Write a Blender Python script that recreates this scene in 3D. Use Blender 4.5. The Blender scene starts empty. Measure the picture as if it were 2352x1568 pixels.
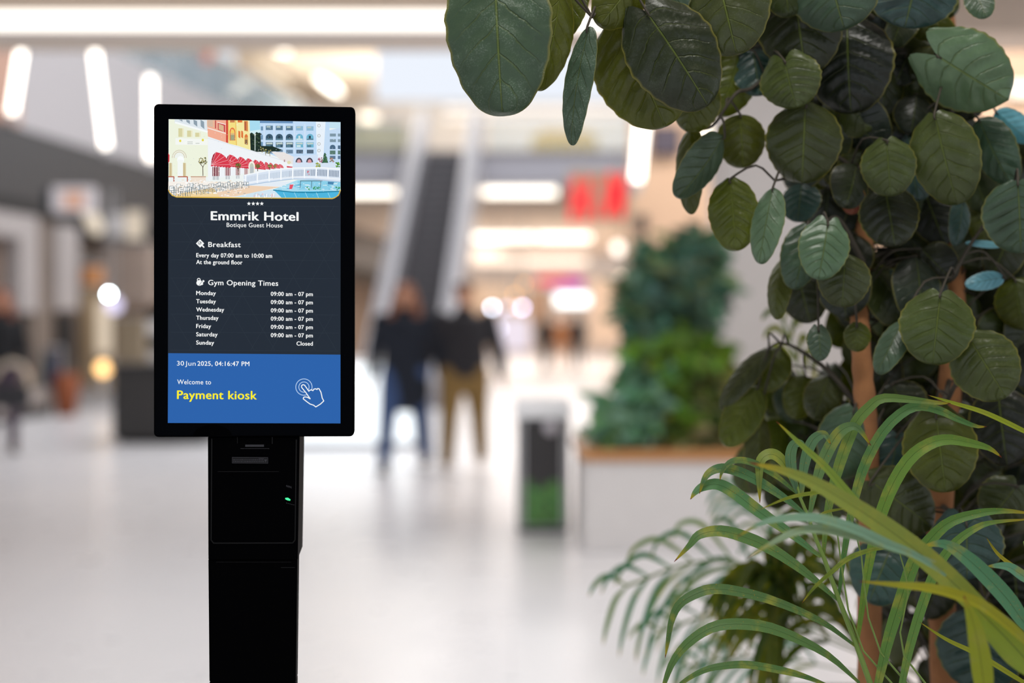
import bpy, math, random
from mathutils import Vector, Matrix
sc = bpy.context.scene
COL = sc.collection
# ------------------------------------------------------------------ camera
F = 3267.0; CX = 1176.0; HY = 745.0; HC = 1.36
cam_d = bpy.data.cameras.new('camera'); cam = bpy.data.objects.new('camera', cam_d); COL.objects.link(cam)
cam.location = (0, 0, HC); cam.rotation_euler = (math.pi/2, 0, 0)
cam_d.sensor_width = 36.0; cam_d.lens = 36.0*F/2352.0
cam_d.shift_y = -(784.0-HY)/2352.0
cam_d.clip_start = 0.05; cam_d.clip_end = 300
cam_d.dof.use_dof = True; cam_d.dof.focus_distance = 2.2; cam_d.dof.aperture_fstop = 1.40
sc.camera = cam
def P(u, v, d): return Vector(((u-CX)/F*d, d, HC-(v-HY)/F*d))
# ------------------------------------------------------------------ world, lights, exposure
vs = sc.view_settings
sc.display_settings.display_device = 'sRGB'
vs.view_transform = 'Standard'; vs.look = 'None'; vs.exposure = 0.0; vs.gamma = 1.0
try: vs.use_curve_mapping = False
except Exception: pass
world = bpy.data.worlds.new('daylight'); sc.world = world; world.use_nodes = True
bg = world.node_tree.nodes['Background']
bg.inputs[0].default_value = (0.86, 0.91, 1.0, 1); bg.inputs[1].default_value = 1.0
def area(name, loc, sx, sy, power, color=(1, .95, .88), rot=(0, 0, 0)):
    l = bpy.data.lights.new(name, 'AREA'); l.shape = 'RECTANGLE'; l.size = sx; l.size_y = sy
    l.energy = power; l.color = color
    o = bpy.data.objects.new(name, l); COL.objects.link(o); o.location = loc; o.rotation_euler = rot
    return o
area('ceiling_fill', (-1.5, 6.0, 3.95), 5.0, 4.0, 85, (.93, .96, 1))  # unseen fill light added under the near ceiling
area('ceiling_fill', (0.3, 0.9, 3.95), 1.4, 1.0, 70, (1, .97, .92))  # added out of view to put sheen on the leaf crinkles
area('ceiling_fill', (3.0, 6.5, 3.95), 3.0, 3.0, 90, (1, .98, .96))  # added fill on the right, brightens the white column
area('skylight', (0.6, 21.0, 10.6), 6.0, 12.0, 980, (1, .98, .96))
area('corridor_lamp', (1.0, 50.0, 4.3), 5.0, 20.0, 1250, (1, .92, .84))
area('gallery_fill', (3.0, 37.0, 9.0), 5.0, 5.0, 500, (1, .96, .9))  # added fill that brings out the yellow sofa upstairs
area('gallery_fill', (-4.0, 36.0, 9.2), 5.0, 6.0, 900, (1, .93, .84))  # added fill to brighten the upper back
area('upward_fill', (-4.0, 37.5, 5.6), 5.0, 5.0, 260, (1, .95, .88), (math.pi, 0, 0))  # added behind the bridge slab, lightens the upper ceiling from below
area('wall_fill', (4.5, 13.8, 5.6), 6.0, 1.0, 260, (1, .92, .84), (math.radians(35), 0, 0))  # added above the view to lighten the right wall
# ------------------------------------------------------------------ helpers
def lin(h):
    h = h.lstrip('#'); c = [int(h[i:i+2], 16)/255 for i in (0, 2, 4)]
    return tuple((x/12.92 if x <= .04045 else ((x+.055)/1.055)**2.4) for x in c)
MATS = {}
def mat(name, hexc, rough=.5, metal=0.0, spec=.5, emit=0.0, noise=.06, scale=8.0, bump=0.0):
    if name in MATS: return MATS[name]
    m = bpy.data.materials.new(name); m.use_nodes = True; nt = m.node_tree; N = nt.nodes; L = nt.links
    b = N['Principled BSDF']; c = lin(hexc)
    b.inputs['Roughness'].default_value = rough; b.inputs['Metallic'].default_value = metal
    b.inputs['Specular IOR Level'].default_value = spec
    if emit > 0:
        b.inputs['Base Color'].default_value = (*[x*.2 for x in c], 1)
        b.inputs['Emission Color'].default_value = (*c, 1); b.inputs['Emission Strength'].default_value = emit
    else:
        tc = N.new('ShaderNodeTexCoord'); nz = N.new('ShaderNodeTexNoise'); nz.inputs['Scale'].default_value = scale
        nz.inputs['Detail'].default_value = 4
        L.new(tc.outputs['Object'], nz.inputs['Vector'])
        mx = N.new('ShaderNodeMix'); mx.data_type = 'RGBA'
        mx.inputs['A'].default_value = (*[max(0, x*(1-noise)) for x in c], 1)
        mx.inputs['B'].default_value = (*[min(1, x*(1+noise)) for x in c], 1)
        L.new(nz.outputs['Fac'], mx.inputs['Factor']); L.new(mx.outputs['Result'], b.inputs['Base Color'])
        if bump:
            bp = N.new('ShaderNodeBump'); bp.inputs['Strength'].default_value = bump; bp.inputs['Distance'].default_value = .01
            L.new(nz.outputs['Fac'], bp.inputs['Height']); L.new(bp.outputs['Normal'], b.inputs['Normal'])
    MATS[name] = m
    return m

class MB:
    """collects faces; build() links them as one mesh object"""
    def __init__(s): s.v = []; s.f = []; s.mi = []; s.uv = []; s.col = []; s.smooth = []
    def add(s, vs, fs, mi=0, uv=None, col=None, smooth=False):
        o = len(s.v); s.v += [tuple(x) for x in vs]
        for f in fs:
            s.f.append([o+i for i in f]); s.mi.append(mi); s.smooth.append(smooth)
        s.uv += uv if uv else [(0, 0)]*len(vs)
        s.col += [col if col else (1, 1, 1)]*len(vs)
        return s
    def hexa(s, c, mi=0, col=None):
        return s.add(c, [(0, 3, 2, 1), (4, 5, 6, 7), (0, 1, 5, 4), (1, 2, 6, 5), (2, 3, 7, 6), (3, 0, 4, 7)], mi, None, col)
    def box(s, a, b, mi=0, col=None):
        (x0, y0, z0), (x1, y1, z1) = a, b
        return s.hexa([(x0, y0, z0), (x1, y0, z0), (x1, y1, z0), (x0, y1, z0), (x0, y0, z1), (x1, y0, z1), (x1, y1, z1), (x0, y1, z1)], mi, col)
    def panel(s, u0, v0, u1, v1, d, t=.1, mi=0, col=None):
        a = P(u0, v1, d); b = P(u1, v0, d)
        return s.box((a.x, d, a.z), (b.x, d+t, b.z), mi, col)
    def tube(s, path, radii, n=10, mi=0, side=None, flat=1.0, col=None, round_ends=True):
        pts = [Vector(p) for p in path]
        if not hasattr(radii, '__len__'): radii = [radii]*len(pts)
        R = list(radii)
        if round_ends:
            a = (pts[0]-pts[1]).normalized(); b = (pts[-1]-pts[-2]).normalized()
            r0, r1 = R[0], R[-1]
            pts = [pts[0]+a*r0*.95, pts[0]+a*r0*.6]+pts+[pts[-1]+b*r1*.6, pts[-1]+b*r1*.95]
            R = [r0*.3, r0*.8]+R+[r1*.8, r1*.3]
        vs = []; prev = None
        for i, p in enumerate(pts):
            t = (pts[min(i+1, len(pts)-1)]-pts[max(i-1, 0)]).normalized()
            if side is not None: x = Vector(side)
            elif prev is not None: x = prev
            else: x = Vector((1, 0, 0)) if abs(t.x) < .8 else Vector((0, 1, 0))
            x = (x-t*x.dot(t)).normalized(); y = t.cross(x); prev = x
            for k in range(n):
                a = 2*math.pi*k/n
                vs.append(p+x*math.cos(a)*R[i]+y*math.sin(a)*R[i]*flat)
        m = len(pts); fs = []
        for i in range(m-1):
            for k in range(n):
                fs.append((i*n+k, i*n+(k+1) % n, (i+1)*n+(k+1) % n, (i+1)*n+k))
        fs.append(tuple(reversed(range(n)))); fs.append(tuple((m-1)*n+k for k in range(n)))
        uv = []
        for i in range(m): uv += [(k/n, i/(m-1)) for k in range(n)]
        return s.add(vs, fs, mi, uv, col, True)
    def ball(s, c, r, n=14, m=8, mi=0, rot=None, col=None):
        c = Vector(c); r = (r, r, r) if not hasattr(r, '__len__') else r
        vs = []; fs = []
        for i in range(m+1):
            th = math.pi*(.02+.96*i/m)
            for k in range(n):
                a = 2*math.pi*k/n
                p = Vector((r[0]*math.sin(th)*math.cos(a), r[1]*math.sin(th)*math.sin(a), r[2]*math.cos(th)))
                if rot is not None: p = rot @ p
                vs.append(c+p)
        for i in range(m):
            for k in range(n): fs.append((i*n+k, (i+1)*n+k, (i+1)*n+(k+1) % n, i*n+(k+1) % n))
        fs.append(tuple(range(n))); fs.append(tuple(reversed([m*n+k for k in range(n)])))
        return s.add(vs, fs, mi, None, col, True)
    def lathe(s, c, prof, n=24, mi=0):
        c = Vector(c); vs = []; fs = []
        for r, z in prof:
            for k in range(n):
                a = 2*math.pi*k/n; vs.append(c+Vector((r*math.cos(a), r*math.sin(a), z)))
        m = len(prof)
        for i in range(m-1):
            for k in range(n): fs.append((i*n+k, i*n+(k+1) % n, (i+1)*n+(k+1) % n, (i+1)*n+k))
        fs.append(tuple(reversed(range(n)))); fs.append(tuple((m-1)*n+k for k in range(n)))
        return s.add(vs, fs, mi, None, None, True)
    def build(s, name, mats, root=None, parent=None, voxel=0, bevel=0, subsurf=0):
        """root: the thing's Empty (its location is subtracted); parent: the part above when this is a sub-part"""
        off = root.location if root is not None else Vector((0, 0, 0))
        me = bpy.data.meshes.new(name)
        me.from_pydata([(x-off.x, y-off.y, z-off.z) for x, y, z in s.v], [], s.f)
        mats = mats if isinstance(mats, (list, tuple)) else [mats]
        for m in mats: me.materials.append(m)
        me.polygons.foreach_set('material_index', s.mi); me.polygons.foreach_set('use_smooth', s.smooth)
        ul = me.uv_layers.new(name='UVMap'); li = [0]*len(me.loops); me.loops.foreach_get('vertex_index', li)
        flat = []
        for i in li: flat += s.uv[i]
        ul.data.foreach_set('uv', flat)
        ca = me.color_attributes.new('tint', 'FLOAT_COLOR', 'POINT')
        fl = []
        for c in s.col: fl += [*c, 1.0]
        ca.data.foreach_set('color', fl)
        me.update()
        o = bpy.data.objects.new(name, me); COL.objects.link(o)
        if parent is not None: o.parent = parent
        elif root is not None: o.parent = root
        if voxel:
            md = o.modifiers.new('skin', 'REMESH'); md.mode = 'VOXEL'; md.voxel_size = voxel; md.use_smooth_shade = True
            sm = o.modifiers.new('soften', 'SMOOTH'); sm.factor = .5; sm.iterations = 4
        if bevel:
            md = o.modifiers.new('edge', 'BEVEL'); md.width = bevel; md.segments = 2; md.limit_method = 'ANGLE'
        return o
def tag(o, label, cat, group=None, kind=None):
    o['label'] = label; o['category'] = cat
    if group: o['group'] = group
    if kind: o['kind'] = kind
    return o
def thing(name, loc, label, cat, group=None):
    e = bpy.data.objects.new(name, None); COL.objects.link(e); e.location = Vector(loc); e.empty_display_size = .1
    return tag(e, label, cat, group)
def struct(name, mb, m, **k):
    o = mb.build(name, m, **k); o['kind'] = 'structure'; return o
def catmull(pts, n):
    pts = [Vector(p) for p in pts]; q = [pts[0]*2-pts[1]]+pts+[pts[-1]*2-pts[-2]]; out = []
    segs = len(pts)-1
    for i in range(n):
        t = i/(n-1)*segs; k = min(int(t), segs-1); t -= k
        a, b, c, d = q[k:k+4]
        out.append(.5*((2*b)+(c-a)*t+(2*a-5*b+4*c-d)*t*t+(3*b-a-3*c+d)*t**3))
    return out
# ------------------------------------------------------------------ materials
M_white = mat('white_paint', 'dcd8d6', .6); M_beige = mat('beige_plaster', 'cdbdae', .7)
M_peach = mat('peach_plaster', 'd2b193', .7); M_char = mat('charcoal_cladding', '3b393a', .5)
M_dark = mat('dark_laminate', '333130', .5); M_grey = mat('grey_panel', 'a3a2aa', .6)
M_brick = mat('terracotta_panel', 'c09a88', .8); M_metal = mat('brushed_metal', 'c2c2c4', .35, .6)
M_wood = mat('oak_rim', 'bb8450', .5, noise=.2, scale=20); M_step = mat('step_metal', '4a484c', .5, .3)
def glassy(name, hexc, alpha):
    m = mat(name, hexc, .1); b = m.node_tree.nodes['Principled BSDF']; b.inputs['Alpha'].default_value = alpha; return m
M_glass = glassy('balustrade_glass', 'c4dce2', .18)
M_glow = mat('warm_light', 'fff4e4', emit=3.2); M_cove = mat('cove_light', 'fff8ee', emit=2.0)
M_tube = mat('tube_light', 'fff6ea', emit=5.0); M_spot = mat('spot_light', 'fff6e6', emit=5.0)
M_white_glow = mat('backlit_white', 'f4fbff', emit=1.6)
def floor_mat():
    m = bpy.data.materials.new('polished_floor'); m.use_nodes = True; N = m.node_tree.nodes; L = m.node_tree.links
    b = N['Principled BSDF']; tc = N.new('ShaderNodeTexCoord'); br = N.new('ShaderNodeTexBrick')
    br.offset = 0; br.inputs['Scale'].default_value = 1.0; br.inputs['Brick Width'].default_value = 1.2; br.inputs['Row Height'].default_value = 1.2
    br.inputs['Mortar Size'].default_value = .004
    br.inputs['Color1'].default_value = (*lin('dfdfe2'), 1); br.inputs['Color2'].default_value = (*lin('e3e2e4'), 1); br.inputs['Mortar'].default_value = (*lin('d2d2d4'), 1)
    L.new(tc.outputs['Object'], br.inputs['Vector']); L.new(br.outputs['Color'], b.inputs['Base Color'])
    nz = N.new('ShaderNodeTexNoise'); nz.inputs['Scale'].default_value = 3; L.new(tc.outputs['Object'], nz.inputs['Vector'])
    mr = N.new('ShaderNodeMapRange'); mr.inputs['To Min'].default_value = .24; mr.inputs['To Max'].default_value = .34
    L.new(nz.outputs['Fac'], mr.inputs['Value']); L.new(mr.outputs['Result'], b.inputs['Roughness'])
    b.inputs['Specular IOR Level'].default_value = .5
    return m
# ------------------------------------------------------------------ the setting
struct('floor', MB().box((-20, -3, -.2), (16, 75, 0)), floor_mat())
def LWx(d): return -7.45+.114*(d-20.7)
NRM = Vector((1, -.114, 0)).normalized()
def lw(mb, d0, d1, o0, o1, z0, z1, mi=0):
    """box along the left shop wall: distance d0..d1, o0..o1 metres out from the wall, z0..z1"""
    def q(d, o, z): return Vector((LWx(d), d, z))+NRM*o
    return mb.hexa([q(d0, o0, z0), q(d0, o1, z0), q(d1, o1, z0), q(d1, o0, z0), q(d0, o0, z1), q(d0, o1, z1), q(d1, o1, z1), q(d1, o0, z1)], mi)
def dl(u, o=0): return (9.81-o)/(.114+(1176-u)/F)
w = MB(); lw(w, 12, 62, -3.3, -3.1, 0, 3.3); struct('wall_left', w, mat('shop_back', '9c8878', .8, noise=.25, scale=1.2))
w = MB(); lw(w, 12, 62, -3.1, 0, 3.12, 3.2); struct('ceiling_shops', w, mat('shop_ceiling', '4a4642', .7))
w = MB(); lw(w, 12, 62, -.3, 0, 3.2, 4.3); struct('trim_1', w, M_char)
w = MB(); lw(w, 12, dl(230), -.28, .04, 3.02, 3.24); struct('trim_12', w, mat('black_trim', '171515', .6))  # near-black band below the charcoal fascia
w = MB(); lw(w, 12, 62, -.35, .02, 4.3, 6.15); struct('wall_left_parapet', w, mat('parapet', 'b6b2b4', .6))
w = MB(); lw(w, 12, 62, -4, -.35, 4.25, 4.3); struct('floor_gallery', w, M_beige)
w = MB(); lw(w, 12, 62, -4.2, -4.0, 4.3, 9.6); struct('wall_left_upper', w, mat('gallery_wall', 'b9a89a', .8, noise=.3, scale=.7))
w = MB(); lw(w, 12, 29, -4.2, .4, 9.6, 9.8); struct('ceiling_gallery', w, M_beige)
# soffit over the camera with the cove light at its edge
struct('ceiling', MB().box((-12, -2, 4.05), (12, 11.6, 4.3)), mat('near_ceiling', 'd8cabd', .8))
struct('trim_2', MB().box((-12, 11.6, 3.74), (12, 12.4, 4.4)), mat('soffit_edge', 'd2c4b6', .7))
struct('trim_11', MB().box((-12, -2.9, 1.9), (12, -2.6, 4.05)), mat('reflection_dark', '2e2c2b', .6))  # dark board added behind the camera for the leaves to reflect
# upper floor bridge at the back
s = MB(); s.panel(560, 345, 1700, 420, 31.5, 3.0); struct('floor_bridge', s, M_grey)
struct('trim_3', MB().panel(560, 346, 1700, 356, 31.45, .05), mat('slab_edge', '6f6a6c', .5))
struct('ceiling_bridge', MB().box((-9, 34.5, 4.35), (9, 62, 4.6)), mat('lower_ceiling', 'd9c8b6', .8))
struct('ceiling_upper', MB().hexa([P(540, 40, 31), P(862, 40, 31), P(862, 236, 46), P(540, 236, 46)]+[x+Vector((0, 0, .3)) for x in (P(540, 40, 31), P(862, 40, 31), P(862, 236, 46), P(540, 236, 46))]), mat('upper_ceiling', 'e6d8c4', .8))
struct('wall_back_upper', MB().panel(540, 232, 1700, 345, 46.5, .3), mat('upper_back', 'e6dccf', .8, noise=.2, scale=.8))
s = MB(); s.panel(1060, 505, 1560, 525, 46, 2.0); struct('floor_bridge_far', s, M_grey)
struct('wall_back', MB().panel(700, 525, 1600, 812, 66, .3), mat('far_wall', 'e8d2be', .8, noise=.25, scale=.6))
for k, (u0, v0, u1, v1, c_, e_) in enumerate(((1128, 728, 1218, 806, 'e4dcea', .85), (1050, 650, 1118, 745, 'dcb696', .7), (1356, 640, 1440, 790, 'ecc8aa', .8), (1215, 664, 1262, 742, 'b98f70', .6), (1100, 655, 1170, 700, 'e2c0a2', .8))):
    struct('window_%d' % (k+8), MB().panel(u0, v0, u1, v1, 60-k*.5, .3), mat('corridor_glow_%d' % k, c_, emit=e_))  # glowing panels added to brighten and tint the far corridor
# right hand side
w = MB(); a = P(1452, 0, 16.5); w.box((a.x, 16.5, 0), (10, 17.0, 5.35)); struct('wall_right', w, mat('right_wall', 'cfae92', .8))
struct('wall_right_far', MB().hexa([(1.5, 17, 0), (1.7, 17, 0), (6.0, 62, 0), (5.8, 62, 0), (1.5, 17, 4.3), (1.7, 17, 4.3), (6.0, 62, 4.3), (5.8, 62, 4.3)]), mat('right_far', 'c9b39c', .8, noise=.3, scale=1.0))
w = MB(); a = P(1668, 0, 10.6); w.box((a.x, 10.6, 0), (a.x+.95, 11.5, 4.05)); struct('wall_column', w, mat('column_white', 'd9d5d3', .6), bevel=.02)
struct('trim_4', MB().panel(1452, -10, 2600, 4, 16.3, .3), M_char)
# shop interiors along the left wall: portal frames and dark glazing
for k, (u0, u1) in enumerate(((-60, 84), (128, 178))):
    w = MB(); o = -.05
    d0, d1 = dl(u0), dl(u1)
    if k == 0:
        lw(w, d0, d1, -.25, .03, 2.66, 3.02); lw(w, dl(42), d1, -.25, .03, 1.55, 2.66)
    else:
        lw(w, d0, d1, -.25, .03, 1.6, 2.95)
    struct('trim_%d' % (5+k), w, mat('portal_white', 'a9a2a0', .6))
w = MB(); lw(w, dl(84), dl(128), -.12, -.05, 0, 3.1); lw(w, dl(40), dl(84), -.2, -.1, .9, 1.5); struct('trim_7', w, mat('shop_brown', '776a60', .6, noise=.25, scale=2))
w = MB(); lw(w, dl(138), dl(168), -.1, .04, .25, 1.55); struct('trim_8', w, mat('dark_post', '2b2a2c', .4))
w = MB(); lw(w, dl(-80), dl(40), -.3, -.2, 1.5, 2.66); struct('window_1', w, mat('shop_glass_brown', '7c6a5e', .25))
w = MB(); lw(w, dl(225), dl(350), -.5, -.4, 2.35, 2.6); struct('trim_9', w, mat('shelf_taupe', '6f6964', .7))  # grey-brown strip inside the shop front
# ------------------------------------------------------------------ payment kiosk
KM = Matrix.Rotation(.08126, 3, 'Z') @ Matrix.Rotation(.01646, 3, 'X') @ Matrix.Rotation(.00321, 3, 'Y')
KC = Vector((-.39796, 2.2, HC+.0821))
KA, KB, KN = KM @ Vector((1, 0, 0)), KM @ Vector((0, 0, 1)), KM @ Vector((0, -1, 0))
def kab(u, v):
    """where the sight line of a measured point meets the display plane, in plane coordinates (metres right, up)"""
    r = Vector(((u-CX)/F, 1, -(v-HY)/F)); o = Vector((0, 0, HC))
    t = (KC-o).dot(KN)/r.dot(KN); q = o+r*t-KC
    return q.dot(KA), q.dot(KB)
def kw(a, b, n=0): return KC+KA*a+KB*b+KN*n
def screen_mat():
    m = bpy.data.materials.new('screen_light'); m.use_nodes = True; N = m.node_tree.nodes; L = m.node_tree.links
    b = N['Principled BSDF']; at = N.new('ShaderNodeAttribute'); at.attribute_name = 'tint'
    b.inputs['Base Color'].default_value = (.001, .001, .001, 1); b.inputs['Roughness'].default_value = .6
    b.inputs['Specular IOR Level'].default_value = .01
    L.new(at.outputs['Color'], b.inputs['Emission Color']); b.inputs['Emission Strength'].default_value = 1.0
    return m
M_screen = screen_mat()
M_blk = mat('black_plastic', '020203', .5, spec=.012, noise=.2); M_glassblk = mat('black_glass', '020306', .3, spec=.02, noise=.2)
M_edge = mat('dark_grey_edge', '161617', .5, spec=.1); M_mark = mat('grey_marking', '3a3a3f', .5, spec=.1)  # edge material draws the dark grey printer panel lines
base = P(579, 745, 2.245); kiosk = thing('payment_kiosk', (base.x, base.y, 0), 'black freestanding payment kiosk with lit hotel information touchscreen on a slim pillar', 'kiosk')
class PB(MB):
    """flat shapes on the display plane, in measured points; each new shape lies a hair above the last"""
    def __init__(s, n0, conv=lambda p: p): super().__init__(); s.n = n0; s.cv = conv
    def poly(s, pts, hexc, grow=True):
        vs = [kw(*kab(*s.cv(p)), s.n) for p in pts]
        if grow: s.n += 4e-6
        # sight-line order: make the face look along the plane's normal
        nrm = sum(((vs[i]-vs[0]).cross(vs[i+1]-vs[0]) for i in range(1, len(vs)-1)), Vector())
        if nrm.dot(KN) < 0: vs = vs[::-1]
        return s.add(vs, [tuple(range(len(vs)))], 0, None, lin(hexc))
    def rect(s, x0, y0, x1, y1, c): return s.poly([(x0, y0), (x1, y0), (x1, y1), (x0, y1)], c)
    def line(s, pts, w, c):
        for (x0, y0), (x1, y1) in zip(pts[:-1], pts[1:]):
            l = math.hypot(x1-x0, y1-y0) or 1; dx, dy = (x1-x0)/l*w/2, (y1-y0)/l*w/2
            s.poly([(x0-dy-dx*.4, y0+dx-dy*.4), (x1-dy+dx*.4, y1+dx+dy*.4), (x1+dy+dx*.4, y1-dx+dy*.4), (x0+dy-dx*.4, y0-dx-dy*.4)], c, False)
        s.n += 4e-6; return s
    def disc(s, x, y, rx, ry, c, n=18, a0=0, a1=2*math.pi):
        return s.poly([(x+rx*math.cos(a0+(a1-a0)*i/(n-1 if a1-a0 < 6 else n)), y-ry*math.sin(a0+(a1-a0)*i/(n-1 if a1-a0 < 6 else n))) for i in range(n)], c)
    def ring(s, x, y, r, w, c, n=28):
        return s.line([(x+r*math.cos(2*math.pi*i/n), y+r*math.sin(2*math.pi*i/n)) for i in range(n+1)], w, c)
# housing: rounded slab with a bevelled rim
def rrect(w, h, r, n=5):
    out = []
    for cx, cz, a0 in ((w/2-r, h/2-r, 0), (-w/2+r, h/2-r, 90), (-w/2+r, -h/2+r, 180), (w/2-r, -h/2+r, 270)):
        for i in range(n+1):
            a = math.radians(a0+90*i/n); out.append((cx+r*math.cos(a), cz+r*math.sin(a)))
    return out
def slab(mb, cx, cb, w, h, r, prof, mi=0):
    """stack of rounded rectangles (inset, height above the display plane)"""
    vs = []; n = 0; fs = []
    for ins, z in prof:
        ring = rrect(w-2*ins, h-2*ins, max(r-ins, .0008)); n = len(ring)
        vs += [kw(cx+x, cb+y, z) for x, y in ring]
    for i in range(len(prof)-1):
        for k in range(n): fs.append((i*n+k, i*n+(k+1) % n, (i+1)*n+(k+1) % n, (i+1)*n+k))
    fs.append(tuple(range(n)) if prof[0][1] > prof[-1][1] else tuple(reversed(range(n))))
    fs.append(tuple((len(prof)-1)*n+k for k in range(n)))
    return mb.add(vs, fs, mi)
KWd, KHt = .3072, .5122
h = MB(); slab(h, 0, 0, KWd, KHt, .007, [(.004, -.036), (0, -.032), (0, -.0022), (.0012, -.0005), (.0016, -.0003)])
h.build('display_housing', M_blk, kiosk)
g = MB(); slab(g, 0, 0, KWd-.004, KHt-.004, .0055, [(0, -.0006), (0, 0), (.0003, .0001)]); g.build('glass_front', M_glassblk, kiosk)
c = MB(); cu = kab(488, 1001)
q = PB(.0002); q.disc(488, 1002, 45, 27, '010101', 24, 0, math.pi); q.build('proximity_sensor', M_blk, kiosk)
# screen
scr = PB(.0003)
scr.poly([(387, 273), (782.5, 280), (782, 972), (385.5, 971)], '262e39')
scr.poly([(386.5, 810.8), (782, 814.2), (782, 972), (385.5, 971)], '2d63ac')
rnd = random.Random(3)
for k in range(9):                     # faint triangle net
    y = 472+k*41.5
    if y < 806: scr.line([(392, y), (778, y+2)], .8, '2e3742')
for k in range(-6, 14):
    x = 392+k*47
    for sx in (1, -1):
        pts = [(x+sx*24*i/1, 472+41.5*i) for i in range(9)]
        pts = [p for p in pts if 392 < p[0] < 778 and p[1] < 806]
        if len(pts) > 1 and (k+sx) % 3: scr.line(pts, .8, '2d3640')
screen = scr.build('screen', M_screen, kiosk); screen['label'] = 'glowing portrait screen, slate grey above and blue below'
# hotel picture (measured in an enlarged crop)
pc = PB(.0005, lambda p: (380+p[0]/5.6, 260+p[1]/5.6))
pc.poly([(44, 900), (2250, 900), (2256, 1000), (2230, 1060), (2160, 1104), (150, 1086), (80, 1060), (38, 1000)], 'e6c560')
pc.poly([(42, 77), (2252, 114), (2252, 990), (2222, 1048), (2150, 1094), (150, 1076), (86, 1050), (40, 992)], 'eef4f2')
pc.poly([(1070, 94), (1225, 97), (1225, 300), (1080, 300)], 'a9dcf0'); pc.poly([(1070, 230), (1225, 210), (1225, 320), (1080, 320)], 'd2eef4')
pc.poly([(2110, 112), (2252, 114), (2252, 200), (2110, 190)], 'c6e4f2')
# white tower with arches
pc.poly([(1215, 97), (2110, 112), (2110, 620), (1640, 640), (1230, 480)], 'c2dcf6')
pc.poly([(1935, 109), (2060, 111), (2030, 600), (1950, 640)], 'e9f2fb'); pc.poly([(2060, 230), (2252, 185), (2252, 660), (2040, 640)], 'c4dcf4')
pc.poly([(1215, 97), (1640, 104), (1640, 130), (1215, 126)], '6d93bd')
for i, x in enumerate((1292, 1420, 1550, 1680, 1815)):
    hot = i > 2; g1 = '6fb4cf' if hot else '3f5c70'; g2 = 'cfe6e8' if i == 3 else '5f8496'
    pc.rect(x, 160+i*2, x+90, 216+i*2, '5d7c94' if i < 3 else '8fb9d4'); pc.rect(x+10, 165+i*2, x+60, 185+i*2, 'b9c9c4')
    pc.disc(x+45, 312, 46, 46, g1, 16, 0, math.pi); pc.rect(x-1, 311, x+91, 346, g1); pc.rect(x+4, 326, x+86, 344, g2); pc.rect(x+30, 290, x+55, 326, 'd0dfe0' if i == 3 else '2f4452')
    pc.rect(x, 372, x+92, 440, g1); pc.rect(x+6, 378, x+86, 400, 'c3d2cc'); pc.rect(x+8, 410, x+60, 436, g2)
    pc.rect(x+4, 470, x+90, 518, '6c87a0' if i < 3 else '54687c')
    pc.line([(x-22, 140), (x-22, 520)], 16, 'cfe2f6'); pc.line([(x-30, 358), (x+100, 360)], 8, 'dcebf8')
pc.rect(1228, 170, 1256, 222, '6f93b2'); pc.rect(1228, 280, 1254, 340, '6f93b2'); pc.rect(1228, 370, 1254, 420, '6f93b2')
for y in (160, 290, 395, 480): pc.ring(1975, y, 18, 7, 'b7b9b4', 10)
for x in (2115, 2218):
    for y in (262, 334): pc.rect(x, y, x+78 if x < 2200 else 2250, y+38, '7f97a6')
    pc.disc(x+36, 440, 36, 34, '4d6a84', 14, 0, math.pi) if x < 2200 else pc.rect(2218, 415, 2250, 460, '4d6a84')
    pc.rect(x, 438, min(x+72, 2250), 462, '4d6a84'); pc.rect(x, 480, min(x+72, 2250), 530, '5b7c72'); pc.rect(x, 548, min(x+72, 2250), 590, '5c7894')
pc.poly([(1620, 560), (1960, 530), (1960, 640), (1620, 640)], 'd3e2f6')
for x in (1718, 1855): pc.disc(x, 632, 44, 60, '4a4a55', 16, 0, math.pi); pc.disc(x, 625, 26, 34, 'd89aa0', 10)
# dark trees between the buildings
pc.poly([(1083, 265), (1110, 248), (1140, 270), (1175, 240), (1225, 280), (1230, 420), (1380, 425), (1500, 470), (1460, 490), (1090, 500)], '22332c')
for k in range(46): pc.disc(1090+rnd.random()*135, 255+rnd.random()*170, 10+rnd.random()*12, 8, rnd.choice(['2d4234', '1b2a26', '3a4f38']), 7)
pc.line([(1153, 275), (1153, 480)], 11, 'c5d3ce'); pc.disc(1153, 275, 12, 16, 'cfd8d0')
# coloured houses
pc.poly([(536, 88), (800, 90), (805, 385), (545, 300)], 'f2ae94'); pc.poly([(536, 88), (640, 90), (640, 190), (536, 170)], 'e9b79a')
pc.poly([(540, 90), (610, 90), (610, 182), (545, 165)], 'd8b8a0'); pc.line([(645, 95), (645, 195)], 12, 'b23440'); pc.line([(545, 190), (780, 262)], 14, 'f4e6dc')
pc.poly([(675, 120), (768, 150), (768, 245), (675, 212)], 'c8394a'); pc.poly([(685, 135), (752, 160), (752, 235), (685, 208)], 'd9b690'); pc.line([(672, 118), (772, 145)], 10, 'f6ece4')
pc.poly([(780, 90), (812, 90), (808, 385), (780, 376)], 'd2503f'); pc.poly([(808, 90), (1064, 95), (1085, 470), (1020, 440), (810, 390)], 'f4df84')
pc.poly([(900, 92), (1064, 95), (1085, 470), (915, 415)], 'f4e9a2'); pc.rect(832, 90, 892, 120, 'c88054')
pc.disc(862, 250, 38, 65, 'e77a4a', 16, 0, math.pi); pc.rect(826, 248, 900, 352, 'e77a4a'); pc.disc(864, 258, 26, 52, 'f4d06a', 14, 0, math.pi); pc.rect(838, 256, 890, 346, 'd9bb80'); pc.rect(838, 280, 890, 348, 'a0a47e')
for x in (938, 975): pc.poly([(x, 225), (x+26, 235), (x+26, 325), (x, 308)], 'e0793f')
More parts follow.
